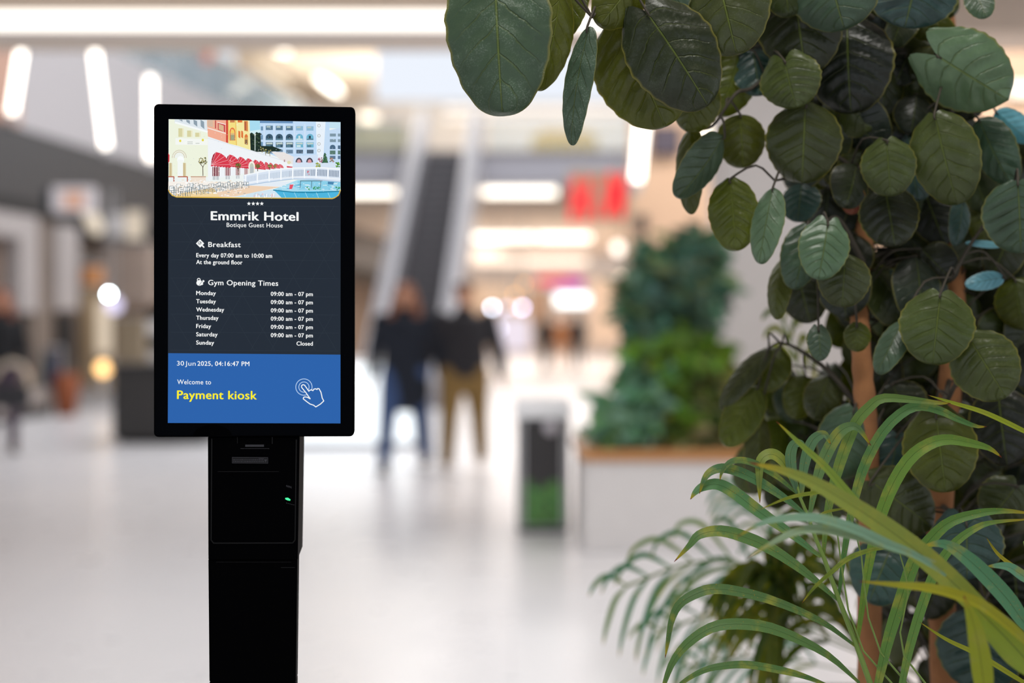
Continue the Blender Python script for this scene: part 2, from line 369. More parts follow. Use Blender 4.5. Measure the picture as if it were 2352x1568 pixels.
pc.poly([(1012, 100), (1060, 102), (1062, 235), (1015, 225)], 'd9854a'); pc.rect(1022, 110, 1036, 220, 'a35a48'); pc.rect(930, 92, 990, 120, 'df7740')
pc.disc(1040, 310, 22, 40, 'e0793f', 14, 0, math.pi); pc.poly([(1018, 308), (1062, 312), (1062, 410), (1018, 396)], 'd9a05a'); pc.rect(1024, 340, 1056, 398, '8a6b4d'); pc.line([(905, 95), (915, 412)], 8, 'e9b04c')
pc.line([(1075, 100), (1088, 470)], 14, 'f8eeb2')
# cream house at the left
pc.poly([(45, 78), (532, 88), (548, 300), (548, 820), (42, 820)], 'eef3df')
pc.poly([(120, 80), (532, 88), (540, 250), (120, 130)], 'dfe8ee')
for i, x in enumerate((172, 268, 362, 452)): pc.poly([(x, 84), (x+46, 84+i*9), (x+50, 110+i*32), (x+4, 84+i*28)], '8fa0ad')
pc.line([(130, 120), (540, 240)], 24, 'f6fafa')
for i, x in enumerate((168, 280, 384)): pc.rect(x, 195+i*28, x+68, 305, 'd8d3a2'); pc.rect(x+50, 195+i*28, x+70, 305, 'ede9c8')
pc.poly([(130, 320), (545, 335), (545, 410), (130, 405)], 'f4f7f2')
for x, y in ((192, 356), (482, 346), (570, 536)): pc.disc(x, y, 15, 17, 'e6d84a', 12)
for x0, n, y in ((288, 4, 370), (288, 4, 392), (392, 3, 388)):
    for k in range(n): pc.rect(x0+k*17, y-5, x0+k*17+9, y+5, '9aa39a')
for r, cc in ((96, 'd8d4bc'), (84, 'f2f3e6'), (72, 'd6cfb4'), (62, 'eef3ee')): pc.disc(180, 575, r, r+8, cc, 22, 0, math.pi)
for x in (62, 240): pc.rect(x-15, 640, x+25, 810, 'd8c9a0'); pc.rect(x-4, 640, x+8, 810, 'c7b68a')
pc.disc(196, 600, 45, 48, 'fafdfd'); pc.rect(158, 600, 228, 810, 'f4f8f4'); pc.poly([(38, 515), (55, 540), (52, 620), (38, 640)], 'd23b48')
# long white wall and awnings
pc.poly([(548, 300), (810, 390), (1085, 470), (1480, 590), (1640, 570), (1640, 700), (1090, 760), (548, 860)], 'f0f4f8')
pc.poly([(1360, 495), (1520, 500), (1650, 560), (1640, 660), (1480, 600)], 'e9e4e2'); pc.line([(548, 320), (1090, 480), (1480, 600)], 7, 'dde4ec')
for x, y in ((1240, 460), (1285, 490), (1340, 500)):
    for k in range(8): pc.disc(x+rnd.uniform(-20, 20), y+rnd.uniform(-22, 18), 9, 9, rnd.choice(['7a7a4c', '55603a', 'a39a68']), 7)
    pc.line([(x, y+15), (x+6, y+50)], 6, '7c6a4a')
for i, (x, w_) in enumerate(((605, 90), (770, 66), (905, 55), (1015, 48), (1090, 40))):
    pc.rect(x, 692-i*2, x+w_, 810-i*6, '7a3f4c'); 
    for k in range(3): pc.line([(x+w_*(k+.5)/3, 694), (x+w_*(k+.5)/3, 808-i*6)], 9, 'f0d8d4')
    pc.rect(x+4, 812-i*6, x+w_-6, 858-i*8, 'c6ccd0'); pc.line([(x+w_*.5, 812), (x+w_*.5, 858-i*8)], 8, 'f4f4f4')
aw = [(590, 500, 835, 700), (778, 532, 968, 700), (918, 560, 1072, 712), (1028, 580, 1150, 690), (1122, 598, 1235, 722), (1195, 612, 1290, 728), (1270, 626, 1345, 724), (1330, 636, 1400, 718), (1395, 648, 1475, 712), (1450, 655, 1522, 706)]
for i, (x0, y0, x1, y1) in reversed(list(enumerate(aw))):
    W_, H_ = x1-x0, y1-y0
    top = [(x0+W_*t, y0+H_*f) for t, f in ((.0, .86), (.02, .5), (.1, .18), (.25, 0), (.5, .08), (.72, .27), (.88, .52), (.97, .8), (1, .98))]
    pc.poly(top+[(x0+W_*.5, y0+H_*.93)], 'd83c4e')
    pc.poly([top[0], top[1], top[2], top[3], (x0+W_*.12, y0+H_*.7)], 'a82c40')
    for t in top[3:8]: pc.line([(x0+W_*.02, y0+H_*.84), t], 5 if i < 3 else 3, 'f2b0b4')
    for k in range(7): pc.disc(x0+W_*(.05+k*.15), y0+H_*(.88+.015*k), W_*.07, H_*.05, 'cf3347', 8)
pc.poly([(1560, 680), (1640, 690), (1630, 702), (1565, 700)], 'd23a4a'); pc.rect(1525, 598, 1540, 628, 'b68a90'); pc.disc(1590, 635, 24, 22, 'e2dcb4', 10)
pc.disc(1112, 690, 42, 70, 'f6f1e4', 16, 0, math.pi); pc.rect(1072, 690, 1152, 780, 'f3efe2'); pc.disc(1112, 690, 26, 48, 'c4cbb8', 14, 0, math.pi); pc.rect(1088, 690, 1138, 775, 'b9c2c4')
# small trees and planters
def twig(x, y, h_, sp, leafc):
    pc.line([(x, y), (x-3, y-h_*.5), (x-h_*.25, y-h_*.8)], 9, '5a4a3a'); pc.line([(x-3, y-h_*.45), (x+h_*.16, y-h_*.85)], 7, '5a4a3a')
    for k in range(26):
        a = rnd.random()*6.28; r = sp*math.sqrt(rnd.random()); pc.disc(x+r*math.cos(a), y-h_*.82+r*math.sin(a)*.8, 9, 9, rnd.choice(leafc), 6)
lf = ['6f6a3a', '8a8248', '55552f', 'a59a5e']
twig(485, 805, 230, 62, lf); twig(942, 790, 140, 38, ['7a5a34', '8c7a3e', '566032']); twig(1188, 745, 80, 28, ['8a6a3e', '6a6a3a']); twig(1345, 728, 56, 24, lf); twig(1410, 715, 45, 20, ['a08050', '7a6a40'])
pc.poly([(330, 812), (522, 815), (520, 960), (330, 900)], 'f0e2d2'); pc.line([(330, 818), (522, 818)], 9, 'b47c60')
for x in (42, 165): pc.line([(x, 818), (x+(70 if x < 100 else 120), 818), (x+(70 if x < 100 else 120), 890)], 13, 'b65a44')
# terrace, bridge and pool
pc.poly([(42, 880), (1080, 880), (1500, 940), (860, 1086), (150, 1074), (86, 1050), (40, 992)], 'f6f0e8'); pc.poly([(620, 1030), (1090, 932), (1480, 950), (900, 1070), (640, 1082)], 'efd2b6')
pc.poly([(140, 1040), (620, 960), (700, 1080), (150, 1074)], 'f2d6a0')
pc.poly([(1000, 880), (1640, 880), (1480, 945), (1090, 930)], 'e4edf6')
pc.poly([(1380, 985), (1700, 860), (2252, 850), (2252, 990), (2222, 1048), (2150, 1094), (860, 1086), (1180, 1010)], 'a8dcf0')
pc.poly([(1180, 1010), (1390, 990), (1640, 1020), (1640, 1092), (860, 1086)], 'd2e6f2')
pc.poly([(1390, 988), (1640, 1008), (2252, 1000), (2240, 1030), (2200, 1070), (2150, 1094), (1500, 1092), (1420, 1010)], '4fb6de')
pc.line([(1390, 990), (1640, 1016), (1900, 1022), (2245, 1004)], 13, '1f7fa2')
for x in (1520, 1660, 1800, 1940, 2090): pc.line([(x, 1022), (x+30, 1088)], 6, 'a6def2')
pc.poly([(1700, 870), (2250, 850), (2250, 985), (1700, 985)], '8cd0ea')
for k in range(70): pc.rect(*(lambda x, y: (x, y, x+rnd.uniform(15, 60), y+rnd.uniform(3, 9)))(rnd.uniform(1450, 2190), rnd.uniform(900, 985)), rnd.choice(['d6eef6', 'b6e0f0', '5fb4d8', 'eaf6fa']))
for k in range(40): pc.rect(*(lambda x, y: (x, y, x+rnd.uniform(8, 20), y+rnd.uniform(15, 45)))(rnd.uniform(1120, 1400), rnd.uniform(1030, 1060)), rnd.choice(['e6c8cc', 'f6f8fa', 'b2cce0', 'c6dcec']))
pc.poly([(1600, 920), (1650, 918), (1630, 975), (1595, 980)], 'e2566a')
pc.line([(1735, 872), (2020, 872)], 9, '4d6a78')
for x in (1740, 1885, 2000): pc.line([(x, 872), (x-6, 960)], 8, '58788a')
pc.poly([(2090, 880), (2170, 885), (2160, 920), (2090, 915)], '4c86b0')
for k in range(30): pc.disc(rnd.choice([1840, 1930, 1960, 2220])+rnd.uniform(-30, 30), 965+rnd.uniform(-22, 22), 10, 7, rnd.choice(['3f9a6a', '2f8a5a', '6ab48a']), 7)
pc.poly([(1010, 800), (1300, 740), (1620, 705), (2000, 700), (2250, 720), (2250, 890), (1900, 860), (1640, 850), (1260, 900), (1010, 930)], 'dbe6f4')
pc.line([(1020, 800), (1300, 742), (1620, 710), (2000, 702), (2240, 722)], 15, 'f4f8fc'); pc.line([(1020, 905), (1300, 860), (1640, 818), (1900, 822), (2250, 850)], 17, 'eef4fb'); pc.line([(1020, 935), (1300, 890), (1640, 848), (1900, 850), (2250, 886)], 8, '9db9d6')
for k in range(64):
    t = k/63; x = 1035+t*1190; yt = 800-95*math.sin(min(1, t*1.3)*1.5708)+(t > .8)*(t-.8)*80; dk = ['b6c4d4', 'aebfd0', '98a6b8', '6d7f96'][min(3, int(t*4.2))]
    if k % 8: pc.line([(x, yt+22), (x-3, yt+100-14*(t < .3))], 5+5*t, dk)
    else: pc.line([(x, yt-4), (x, yt+125)], 16, 'f6fafd')
for k in range(8): pc.disc(1840+rnd.uniform(-14, 14), 765+rnd.uniform(-28, 28), 6, 10, 'cf6a78', 6)
pc.poly([(1640, 640), (2250, 640), (2250, 712), (2000, 694), (1640, 700)], 'd6e4f4')
pc.poly([(2052, 505), (2020, 640), (2095, 640)], '3f6a4a')
for k in range(60):
    t = rnd.random(); pc.disc(2054+rnd.uniform(-1, 1)*(6+t*36), 520+t*120, 9, 5, rnd.choice(['355c44', '4f7a52', '2a4f46']), 6)
for x, cs in ((2000, ['c98aa0', 'a0607a', '8a8a70']), (2148, ['d09a9a', '8a7a6a', '6a7a5a']), (1970, ['8aa04a', 'b6b45a', '6a8a3a']), (2228, ['5a9a3a', '3f7a2f', '88b04a'])):
    for k in range(16): pc.disc(x+rnd.uniform(-32, 22), (665 if x in (1970, 2228) else 605)+rnd.uniform(-28, 28), 10, 9, rnd.choice(cs), 7)
# chairs on the terrace
for k in range(34):
    x = 50+k*30+rnd.uniform(-6, 6); y = 915-k*1.0+rnd.choice([0, 26, 52])*(1-k/40); c_ = rnd.choice(['4f6f7c', '6d7f88', '3f5f70', '8c8a84']); s_ = 1.5-k*.022
    pc.line([(x, y+95*s_), (x+5, y), (x+36*s_, y-4), (x+44*s_, y+92*s_)], 5, c_); pc.line([(x+6, y+38*s_), (x+40*s_, y+36*s_)], 5, c_); pc.line([(x+22*s_, y+36*s_), (x+18*s_, y+88*s_)], 4, c_)
    if k % 3 == 0: pc.poly([(x+8, y+2), (x+34*s_, y), (x+38*s_, y+34*s_), (x+8, y+36*s_)], 'f3f5f4')
for k in range(260):
    x, y = rnd.uniform(60, 2230), rnd.uniform(140, 1060); w_ = rnd.uniform(4, 10)
    pc.rect(x, y, x+w_, y+rnd.uniform(3, 6), rnd.choice(['fbfdfd', 'f4f6f6', 'e6eef4', 'dfe6ea', 'c9d3da', 'fdf6ee']))
for k in range(150):
    x, y = rnd.uniform(60, 1040), rnd.uniform(850, 1060); pc.rect(x, y, x+rnd.uniform(8, 40), y+rnd.uniform(4, 12), rnd.choice(['fdfdfb', 'f6f2ec', 'f0d6b4', 'fbf8f4', '9aaab2', 'fdfdfd']))
# cover what spills past the rounded corners and the gilt line
pc.line([(47, 990), (64, 1028), (102, 1060), (150, 1079), (1100, 1092), (2150, 1098), (2203, 1077), (2234, 1042), (2247, 992)], 10, 'dcb23c')
pc.poly([(41, 994), (58, 1036), (98, 1069), (150, 1087), (1100, 1100), (2150, 1107), (2210, 1086), (2242, 1050), (2255, 998), (2255, 1116), (41, 1116)], '262e39')
o = pc.build('hotel_picture', M_screen, kiosk, screen); o['label'] = 'bright photo of hotel terrace with red awnings and pool'
# lettering
def text_mesh(body, bold):
    cu = bpy.data.curves.new('t', 'FONT'); cu.body = body; cu.offset = bold; cu.resolution_u = 4; cu.space_character = 1.06
    ob = bpy.data.objects.new('t', cu); COL.objects.link(ob)
    me = bpy.data.meshes.new_from_object(ob.evaluated_get(bpy.context.evaluated_depsgraph_get()))
    vs = [tuple(v.co) for v in me.vertices]; fs = [tuple(p.vertices) for p in me.polygons]
    bpy.data.objects.remove(ob); bpy.data.curves.remove(cu); bpy.data.meshes.remove(me)
    return vs, fs
CAPH = None
def put_text(mb, body, u0, v0, u1, v1, hexc, bold=.0, cap=10.0):
    """text from baseline start (u0,v0) to baseline end (u1,v1), capitals cap points tall"""
    global CAPH
    if CAPH is None: CAPH = max(v[1] for v in text_mesh("H", 0)[0])
    vs, fs = text_mesh(body, 0)
    x0 = min(v[0] for v in vs); x1 = max(v[0] for v in vs)
    A = Vector(kab(u0, v0)); B = Vector(kab(u1, v1)); k = (B-A)/(x1-x0); up = Vector((-k.y, k.x)).normalized()*(cap*2.2/F/CAPH)
    for dx, dy in ((-1, 0), (-.4, .5), (.4, -.5), (1, 0)) if bold > 0 else ((0, 0),):     # weight: strokes widened sideways
        mb.add([kw(*(A+k*(x-x0+dx*bold)+up*(y+dy*bold)), mb.n) for x, y, z in vs], fs, 0, None, lin(hexc)); mb.n += 4e-6
WHT = 'f6f8f8'
tx = PB(.0021)
for cx in (572, 582, 591.8, 601.6):
    tx.poly([(cx+(4.9 if i % 2 == 0 else 2.1)*math.sin(i*math.pi/5), 467.8-(4.9 if i % 2 == 0 else 2.1)*math.cos(i*math.pi/5)) for i in range(10)], WHT)
put_text(tx, 'Emmrik Hotel', 485.4, 505.2, 685, 507, WHT, .03, 19.6)
put_text(tx, 'Botique Guest House', 521, 521.2, 649.4, 522.4, WHT, .008, 9.7)
tx.build('lettering', M_screen, kiosk, screen)['label'] = 'white hotel name with four small stars'
tx = PB(.0021)
put_text(tx, 'Breakfast', 479, 567, 553, 567.6, WHT, .016, 11.4)
put_text(tx, 'Every day 07:00 am to 10:00 am', 451.5, 590.6, 625, 592, WHT, .026, 9.3)
put_text(tx, 'At the ground floor', 451.3, 606.2, 557, 607.2, WHT, .026, 9.3)
tx.poly([(460, 549.5), (469.5, 559), (460, 568.5), (450.5, 559)], WHT); tx.line([(464, 563), (469, 568)], 3, WHT)
tx.ring(459, 558, 3.2, 1, '3a424c', 14); tx.line([(457, 561), (462, 555)], .9, '3a424c'); tx.line([(460, 561), (464, 557)], .9, '3a424c')
tx.build('lettering', M_screen, kiosk, screen)['label'] = 'white breakfast hours'
tx = PB(.0021)
put_text(tx, 'Gym Opening Times', 478.7, 654.4, 639, 656.2, WHT, .018, 11.6)
days = (('Monday', 496), ('Tuesday', 496), ('Wednesday', 515), ('Thursday', 502), ('Friday', 485), ('Saturday', 500), ('Sunday', 492))
for i, (dname, ue) in enumerate(days):
    vb = 677.1+i*18.95; put_text(tx, dname, 451.3, vb, ue, vb+.4, WHT, .026, 9.1)
    if i < 6: put_text(tx, '09:00 am - 07 pm', 622.5, vb+2, 718.5, vb+2.7, WHT, .026, 9.1)
    else: put_text(tx, 'Closed', 681.5, vb+2.2, 718.5, vb+2.5, WHT, .026, 9.1)
tx.disc(458.5, 649.5, 7, 6.5, WHT); tx.ring(457, 642.5, 3.4, 1.7, WHT, 12); tx.line([(462, 652), (468, 645)], 3, WHT); tx.disc(467.5, 645.5, 2.6, 2.6, WHT, 8); tx.disc(464, 651.5, 3.2, 3.2, WHT, 8)
tx.line([(458, 655), (463, 648), (466, 645)], .9, '303842')
tx.build('lettering', M_screen, kiosk, screen)['label'] = 'white gym opening times'
tx = PB(.0021)
put_text(tx, '30', 407, 839, 423, 839, WHT, .006, 10.2); put_text(tx, 'Jun', 425.6, 839.2, 449.8, 839.4, WHT, -.004, 10.2)
put_text(tx, '2025, 04:16:47 PM', 454, 839.4, 573, 840.2, WHT, .014, 10.2); put_text(tx, 'Welcome to', 407.5, 881.7, 485, 882.3, WHT, .006, 10.6)
tx.build('lettering', M_screen, kiosk, screen)['label'] = 'white date and welcome line'
tx = PB(.0021)
put_text(tx, 'Payment kiosk', 407.5, 915.4, 589.6, 916.6, 'fbee2c', .022, 19)
tx.build('lettering', M_screen, kiosk, screen)['label'] = 'bold yellow words Payment kiosk'
tx = PB(.0021, lambda p: (340+p[0]/3.734, 600+p[1]/3.734))
tx.ring(1338, 1077, 70, 6, 'b9d2f2'); tx.ring(1338, 1077, 44, 6, 'b9d2f2')
hand = [(1392, 1178), (1355, 1125), (1318, 1080), (1318, 1064), (1330, 1056), (1344, 1061), (1380, 1113), (1388, 1104), (1402, 1101), (1415, 1108), (1424, 1094), (1440, 1092), (1450, 1098), (1456, 1089), (1468, 1092), (1484, 1122), (1495, 1172), (1508, 1196), (1480, 1222), (1440, 1247), (1420, 1232), (1390, 1222), (1365, 1204), (1332, 1178), (1334, 1166), (1346, 1161), (1366, 1164), (1392, 1178)]
tx.poly(hand[:-1], '2d63ac'); tx.line(hand, 8, WHT)
tx.build('touch_symbol', M_screen, kiosk, screen)['label'] = 'white outline of a pointing hand with rings'
# pillar, printer, foot
def kbox(mb, pts, n0, n1, mi=0):
    """pts: measured corners TL, TR, BR, BL on the display plane; from n0 to n1 along its normal"""
    q = [kab(*p) for p in pts]; lo = [kw(a, b, n0) for a, b in reversed(q)]; hi = [kw(a, b, n1) for a, b in reversed(q)]
    return mb.hexa(hi+lo, mi)
pl = MB(); kbox(pl, [(477, 1285), (682.5, 1285), (679, 1568), (479.5, 1568)], -.05, -.006); kbox(pl, [(479.5, 1568), (679, 1568), (673, 2740), (485, 2740)], -.05, -.006)
kbox(pl, [(540, 960), (620, 960), (620, 1290), (540, 1290)], -.10, -.02); pl.build('pillar', M_blk, kiosk, bevel=.002)
pr = MB(); kbox(pr, [(476.4, 1003), (688, 1003), (683.5, 1287), (477.5, 1287)], -.12, -.004)
prn = pr.build('receipt_printer', M_blk, kiosk, bevel=.002)
e = PB(-.0022); 
e.line([(486, 1008), (484.5, 1240), (490, 1247.5), (672, 1247), (677.5, 1240), (680.5, 1010)], 2.6, 'ffffff'); e.line([(545, 1004), (545, 1018)], 1.4, 'ffffff'); e.line([(625, 1004), (625, 1019)], 2, 'ffffff')
e.line([(500, 1083), (640, 1083)], 1.2, 'ffffff'); e.line([(496, 1291), (668, 1291)], .8, 'ffffff'); e.line([(645, 1303.5), (677, 1303.5)], 1.4, 'ffffff')
e.build('panel_seam', M_edge, kiosk, prn)
e = PB(-.0022); e.rect(533, 1050, 615, 1064, 'ffffff'); e.build('warning_plate', mat('plate_dark', '101013', .5, spec=.2), kiosk, prn)
e = PB(-.0020)
e.line([(533, 1050), (615, 1050.5), (615, 1064), (533, 1063.5), (533, 1050)], .9, 'ffffff')
for r, y in enumerate((1056, 1060)):
    x = 535
    while x < 603: wd = rnd.uniform(1.5, 5); e.rect(x, y-1.1, x+wd, y+1.1, 'ffffff'); x += wd+1.2
e.poly([(606, 1055), (613.5, 1055), (609.8, 1062)], 'ffffff'); e.rect(594, 1052, 606, 1053.6, 'ffffff')
e.build('plate_lettering', M_mark, kiosk, prn); e = PB(-.0020); e.rect(563, 1021, 606, 1026, 'ffffff'); e.line([(552, 1030), (618, 1030)], .8, 'ffffff'); e.build('paper_slot', M_mark, kiosk, prn); e = PB(-.0020)
for k in range(4): e.line([(657+k*3.2, 1117+k*.8), (658.5+k*3.2, 1114+k*.8), (659.5+k*3.2, 1119+k*.8)], .9, 'ffffff')
e.build('button_symbol', M_mark, kiosk, prn); e = PB(-.0020)
for k in range(5): e.line([(657+k*4, 1155+k*1), (659.5+k*4, 1155.6+k*1)], 1, 'ffffff')
e.build('printed_marking', M_mark, kiosk, prn)
e = PB(-.0020); e.poly([(655, 1143.5), (661, 1143), (667, 1147), (666, 1150), (660, 1149), (655, 1146.5)], '30ff90'); e.build('status_light', mat('green_led', '38f08a', emit=1.6), kiosk, prn)
ft = MB(); ft.box((base.x-.2, base.y-.16, 0), (base.x+.2, base.y+.26, .012)); ft.build('foot_plate', M_blk, kiosk, bevel=.004)
# ------------------------------------------------------------------ lights of the hall
t = thing('cove_light', (-2, 11.6, 3.93), 'long white light band along the ceiling edge above the kiosk', 'light')
m = MB(); a = P(-120, 73, 11.57); b = P(1420, 27, 11.57); m.box((a.x, 11.55, a.z), (b.x, 11.6, b.z)); m.build('diffuser', M_cove, t)
m = MB(); m.box((a.x, 11.50, a.z-.02), (b.x, 11.6, a.z)); m.build('frame', M_white, t)
def tube_light(u0, v0, u1, v1, d, label, r=.045, wire=3.4):
    a, b = P(u0, v0, d), P(u1, v1, d)
    t = thing('tube_light', b, label, 'light', 'hanging tube lights')
    MB().tube([a, b], r, 12).build('tube', M_tube, t)
    dr = (a-b).normalized()
    MB().tube([a, a+dr*.06], r*1.15, 12).build('end_cap', M_metal, t); MB().tube([b-dr*.06, b], r*1.15, 12).build('end_cap', M_metal, t)
    MB().tube([a+dr*.06, a+Vector((0, 0, wire))], .006, 5).build('cable', M_dark, t)
tube_light(54, 84, 27, 264, 17.5, 'slanted hanging tube light leaning right, nearest the left edge')
tube_light(216, 104, 244, 342, 17.5, 'slanted hanging tube light leaning left, middle of the three over the dark fascia')
tube_light(345, 174, 346, 370, 18.0, 'upright hanging tube light just left of the kiosk screen corner')
tube_light(1478, 262, 1462, 420, 15.5, 'bright hanging tube light beside the red letter sign', .055, 1.3)
def downlight(u, v, d, r, label, tilt=0, mtl=None, n=None):
    p = P(u, v, d); t = thing('ceiling_light', p, label, 'light', 'upper ceiling lights')
    R = Matrix.Rotation(tilt, 3, 'Y')
    m = MB(); m.ball((0, 0, 0), (r, .12, .1), 16, 8); m.v = [tuple(p+(R @ Vector(x))) for x in m.v]; m.build('diffuser', mtl or M_spot, t)
    m = MB(); m.box((-r*.6, .05, -.05), (r*.6, .14, .14)); m.v = [tuple(p+(R @ Vector(x))) for x in m.v]; m.build('housing', M_metal, t)
    MB().tube([p+Vector((0, .1, .05)), p+Vector((0, .1, 1.6))], .012, 5).build('rod', M_metal, t)
downlight(632, 108, 33, .36, 'largest glowing ceiling light above the kiosk screen', .45)
downlight(755, 196, 36, .40, 'glowing ceiling light right above the kiosk top right corner', .6)
M_dim = mat('dim_warm_light', 'f6e4c6', emit=1.1); M_spot2 = mat('soft_spot', 'fff2da', emit=2.2)
downlight(628, 172, 36, .55, 'dim cream ceiling light below the largest one', .7, M_dim)
downlight(665, 228, 40, .32, 'pale ceiling light just over the kiosk top edge', .1, M_spot2)
downlight(462, 232, 34, .16, 'small warm ceiling light left over the kiosk top edge', .1, M_spot2)
downlight(846, 270, 40, .3, 'soft round light just right of the kiosk top corner', .1, M_spot2)
downlight(858, 296, 40, .2, 'small soft light below its larger neighbour by the kiosk', .1, M_dim)
def strip(u0, u1, v, h, d, label, mtl=None):
    a = P(u0, v+h/2, d); b = P(u1, v-h/2, d)
    t = thing('strip_light', ((a.x+b.x)/2, d, a.z), label, 'light', 'strip lights under the bridges')
    MB().box((a.x, d, a.z), (b.x, d+.1, b.z)).build('diffuser', mtl or M_glow, t)
    MB().box((a.x-.03, d+.02, b.z), (b.x+.03, d+.2, b.z+.06)).build('housing', M_metal, t)
    zc = 4.50 if d < 34.5 else 4.36
    if v < 300: return
    for x in (a.x*.8+b.x*.2, a.x*.2+b.x*.8): MB().box((x-.02, d+.05, b.z+.02), (x+.02, d+.6, b.z+.05)).box((x-.02, d+.55, b.z+.03), (x+.02, d+.6, zc)).build('hanger', M_metal, t)
strip(1112, 1278, 441, 16, 31.2, 'warm strip light under the near bridge, right of the escalator')
strip(700, 908, 441, 14, 31.2, 'warm strip light partly behind the kiosk, left of the escalator')
strip(1086, 1226, 546, 12, 44, 'warm strip light under the far bridge, left half')
strip(1234, 1356, 546, 12, 44, 'warm strip light under the far bridge, right half')
M_soft = mat('soft_warm_light', 'fde6d0', emit=1.5)
strip(1098, 1350, 600, 14, 56, 'soft cream light band deep in the corridor below the far bridge', M_soft)
strip(1095, 1120, 440, 12, 33, 'short soft light end touching the escalator rail', M_soft)
strip(1080, 1150, 590, 30, 50, 'soft pale lamp panel left in the far corridor', M_soft)
M_up = mat('upper_light', 'fff3e6', emit=1.3)
strip(1020, 1440, 248, 7, 46.28, 'pale light line on the upper floor behind the escalator head, upper of two', M_up); strip(1020, 1440, 272, 6, 46.28, 'pale light line on the upper floor behind the escalator head, lower of two', M_up)
# right wall lights
def wall_lamp(u, v, w_, h_, d, label, mtl):
    a = P(u-w_/2, v+h_/2, d); b = P(u+w_/2, v-h_/2, d); t = thing('wall_light', ((a.x+b.x)/2, d, a.z), label, 'light')
    MB().box((a.x, d, a.z), (b.x, d+.03, b.z)).build('diffuser', mtl, t, bevel=.008); MB().box((a.x-.01, d+.02, a.z-.01), (b.x+.01, 16.5, b.z+.01)).build('housing', M_metal, t)
wall_lamp(2298, 72, 44, 24, 16.35, 'pale wall light high in the right corner', mat('pale_light', 'e8dcd2', emit=.9))
wall_lamp(2345, 205, 50, 30, 16.35, 'bright wall light at the right edge behind the leaves', M_spot2)
wall_lamp(1618, 300, 34, 60, 16.35, 'bright wall light in the gap between hanging leaves', M_spot2)
# ------------------------------------------------------------------ upper floor
t = thing('glass_balustrade', P(1130, 340, 31.3), 'pale glass balustrade along the upper floor beside the escalator', 'railing')
MB().panel(1122, 268, 1450, 345, 31.55, .03).build('glass', M_glass, t)
MB().panel(1122, 262, 1450, 269, 31.53, .07).build('handrail', M_metal, t)
t = thing('glass_balustrade', P(850, 340, 31.3), 'pale glass balustrade between kiosk and escalator head', 'railing')
MB().panel(600, 285, 935, 345, 31.55, .03).build('glass', glassy('olive_glass', 'b6b79c', .6), t)
MB().panel(600, 279, 935, 286, 31.53, .07).build('handrail', M_metal, t)
t = thing('glass_balustrade', P(1200, 505, 45.9), 'far lower glass balustrade between the two warm strip lights', 'railing')
MB().panel(1090, 470, 1450, 505, 46.1, .03).build('glass', glassy('far_glass', 'b9cfd2', .85), t)
MB().panel(1090, 466, 1450, 470, 46.08, .07).build('handrail', M_metal, t)
sof = thing('sofa', P(1295, 338, 33.5), 'yellow sofa on the upper floor behind the glass', 'sofa')
m = MB(); m.panel(1222, 316, 1370, 367, 33.4, .8); m.build('seat', mat('yellow_fabric', 'c39c1c', .8), sof, bevel=.08)
m = MB(); m.panel(1238, 298, 1356, 325, 34.1, .25); m.build('backrest', mat('yellow_fabric', 'c39c1c'), sof, bevel=.08)
for u in (1222, 1358): MB().panel(u, 308, u+14, 367.5, 33.38, .9).build('armrest', mat('yellow_fabric', 'c39c1c'), sof, bevel=.05)
# gallery over the left shops: railing, shop fronts
t = thing('gallery_railing', (LWx(26), 26, 6.15), 'blue tinted glass railing of the upper gallery at left', 'railing')
m = MB(); lw(m, 16, 44, -.1, -.07, 6.15, 7.15); m.build('glass', glassy('blue_glass', '8fa6b0', .55), t)
m = MB(); lw(m, 16, 44, -.13, -.03, 7.15, 7.22); m.build('handrail', M_metal, t)
for k in range(14):
    m = MB(); d = 17+k*2; lw(m, d, d+.12, -.16, -.08, 6.15, 7.15); m.build('post', mat('post_metal', '8d989c', .4, .5), t)
rnd = random.Random(8)
for k, (d0, d1, z0, z1, c_) in enumerate(((14.5, 19.2, 4.4, 9, 'a8806c'), (20.5, 23, 6.2, 8.8, '4a4f56'), (24, 26.5, 6.2, 8.4, '7f8f9a'), (27, 29, 6.2, 8.3, '5a4a40'), (29.6, 32, 6.2, 8.0, 'b07a62'), (33, 36, 6.2, 8.0, '6b8088'))):
    m = MB(); lw(m, d0, d1, -4.05, -3.9, z0, z1); struct('window_%d' % (k+2), m, mat('gallery_front_%d' % k, c_, .4, noise=.3, scale=1.5))
m = MB(); lw(m, 12, dl(38), -.3, .06, 4.32, 7.2); struct('trim_10', m, M_brick)
t = thing('ceiling_light', P(470, 130, 30), 'reddish round sign lamp on the left upper gallery', 'light')
MB().ball(P(474, 125, 30), (.16, .12, .2)).build('globe', mat('red_lamp', 'd98a74', emit=.8), t); MB().tube([P(474, 108, 30), P(474, -60, 30)], .015, 6).build('rod', M_metal, t)
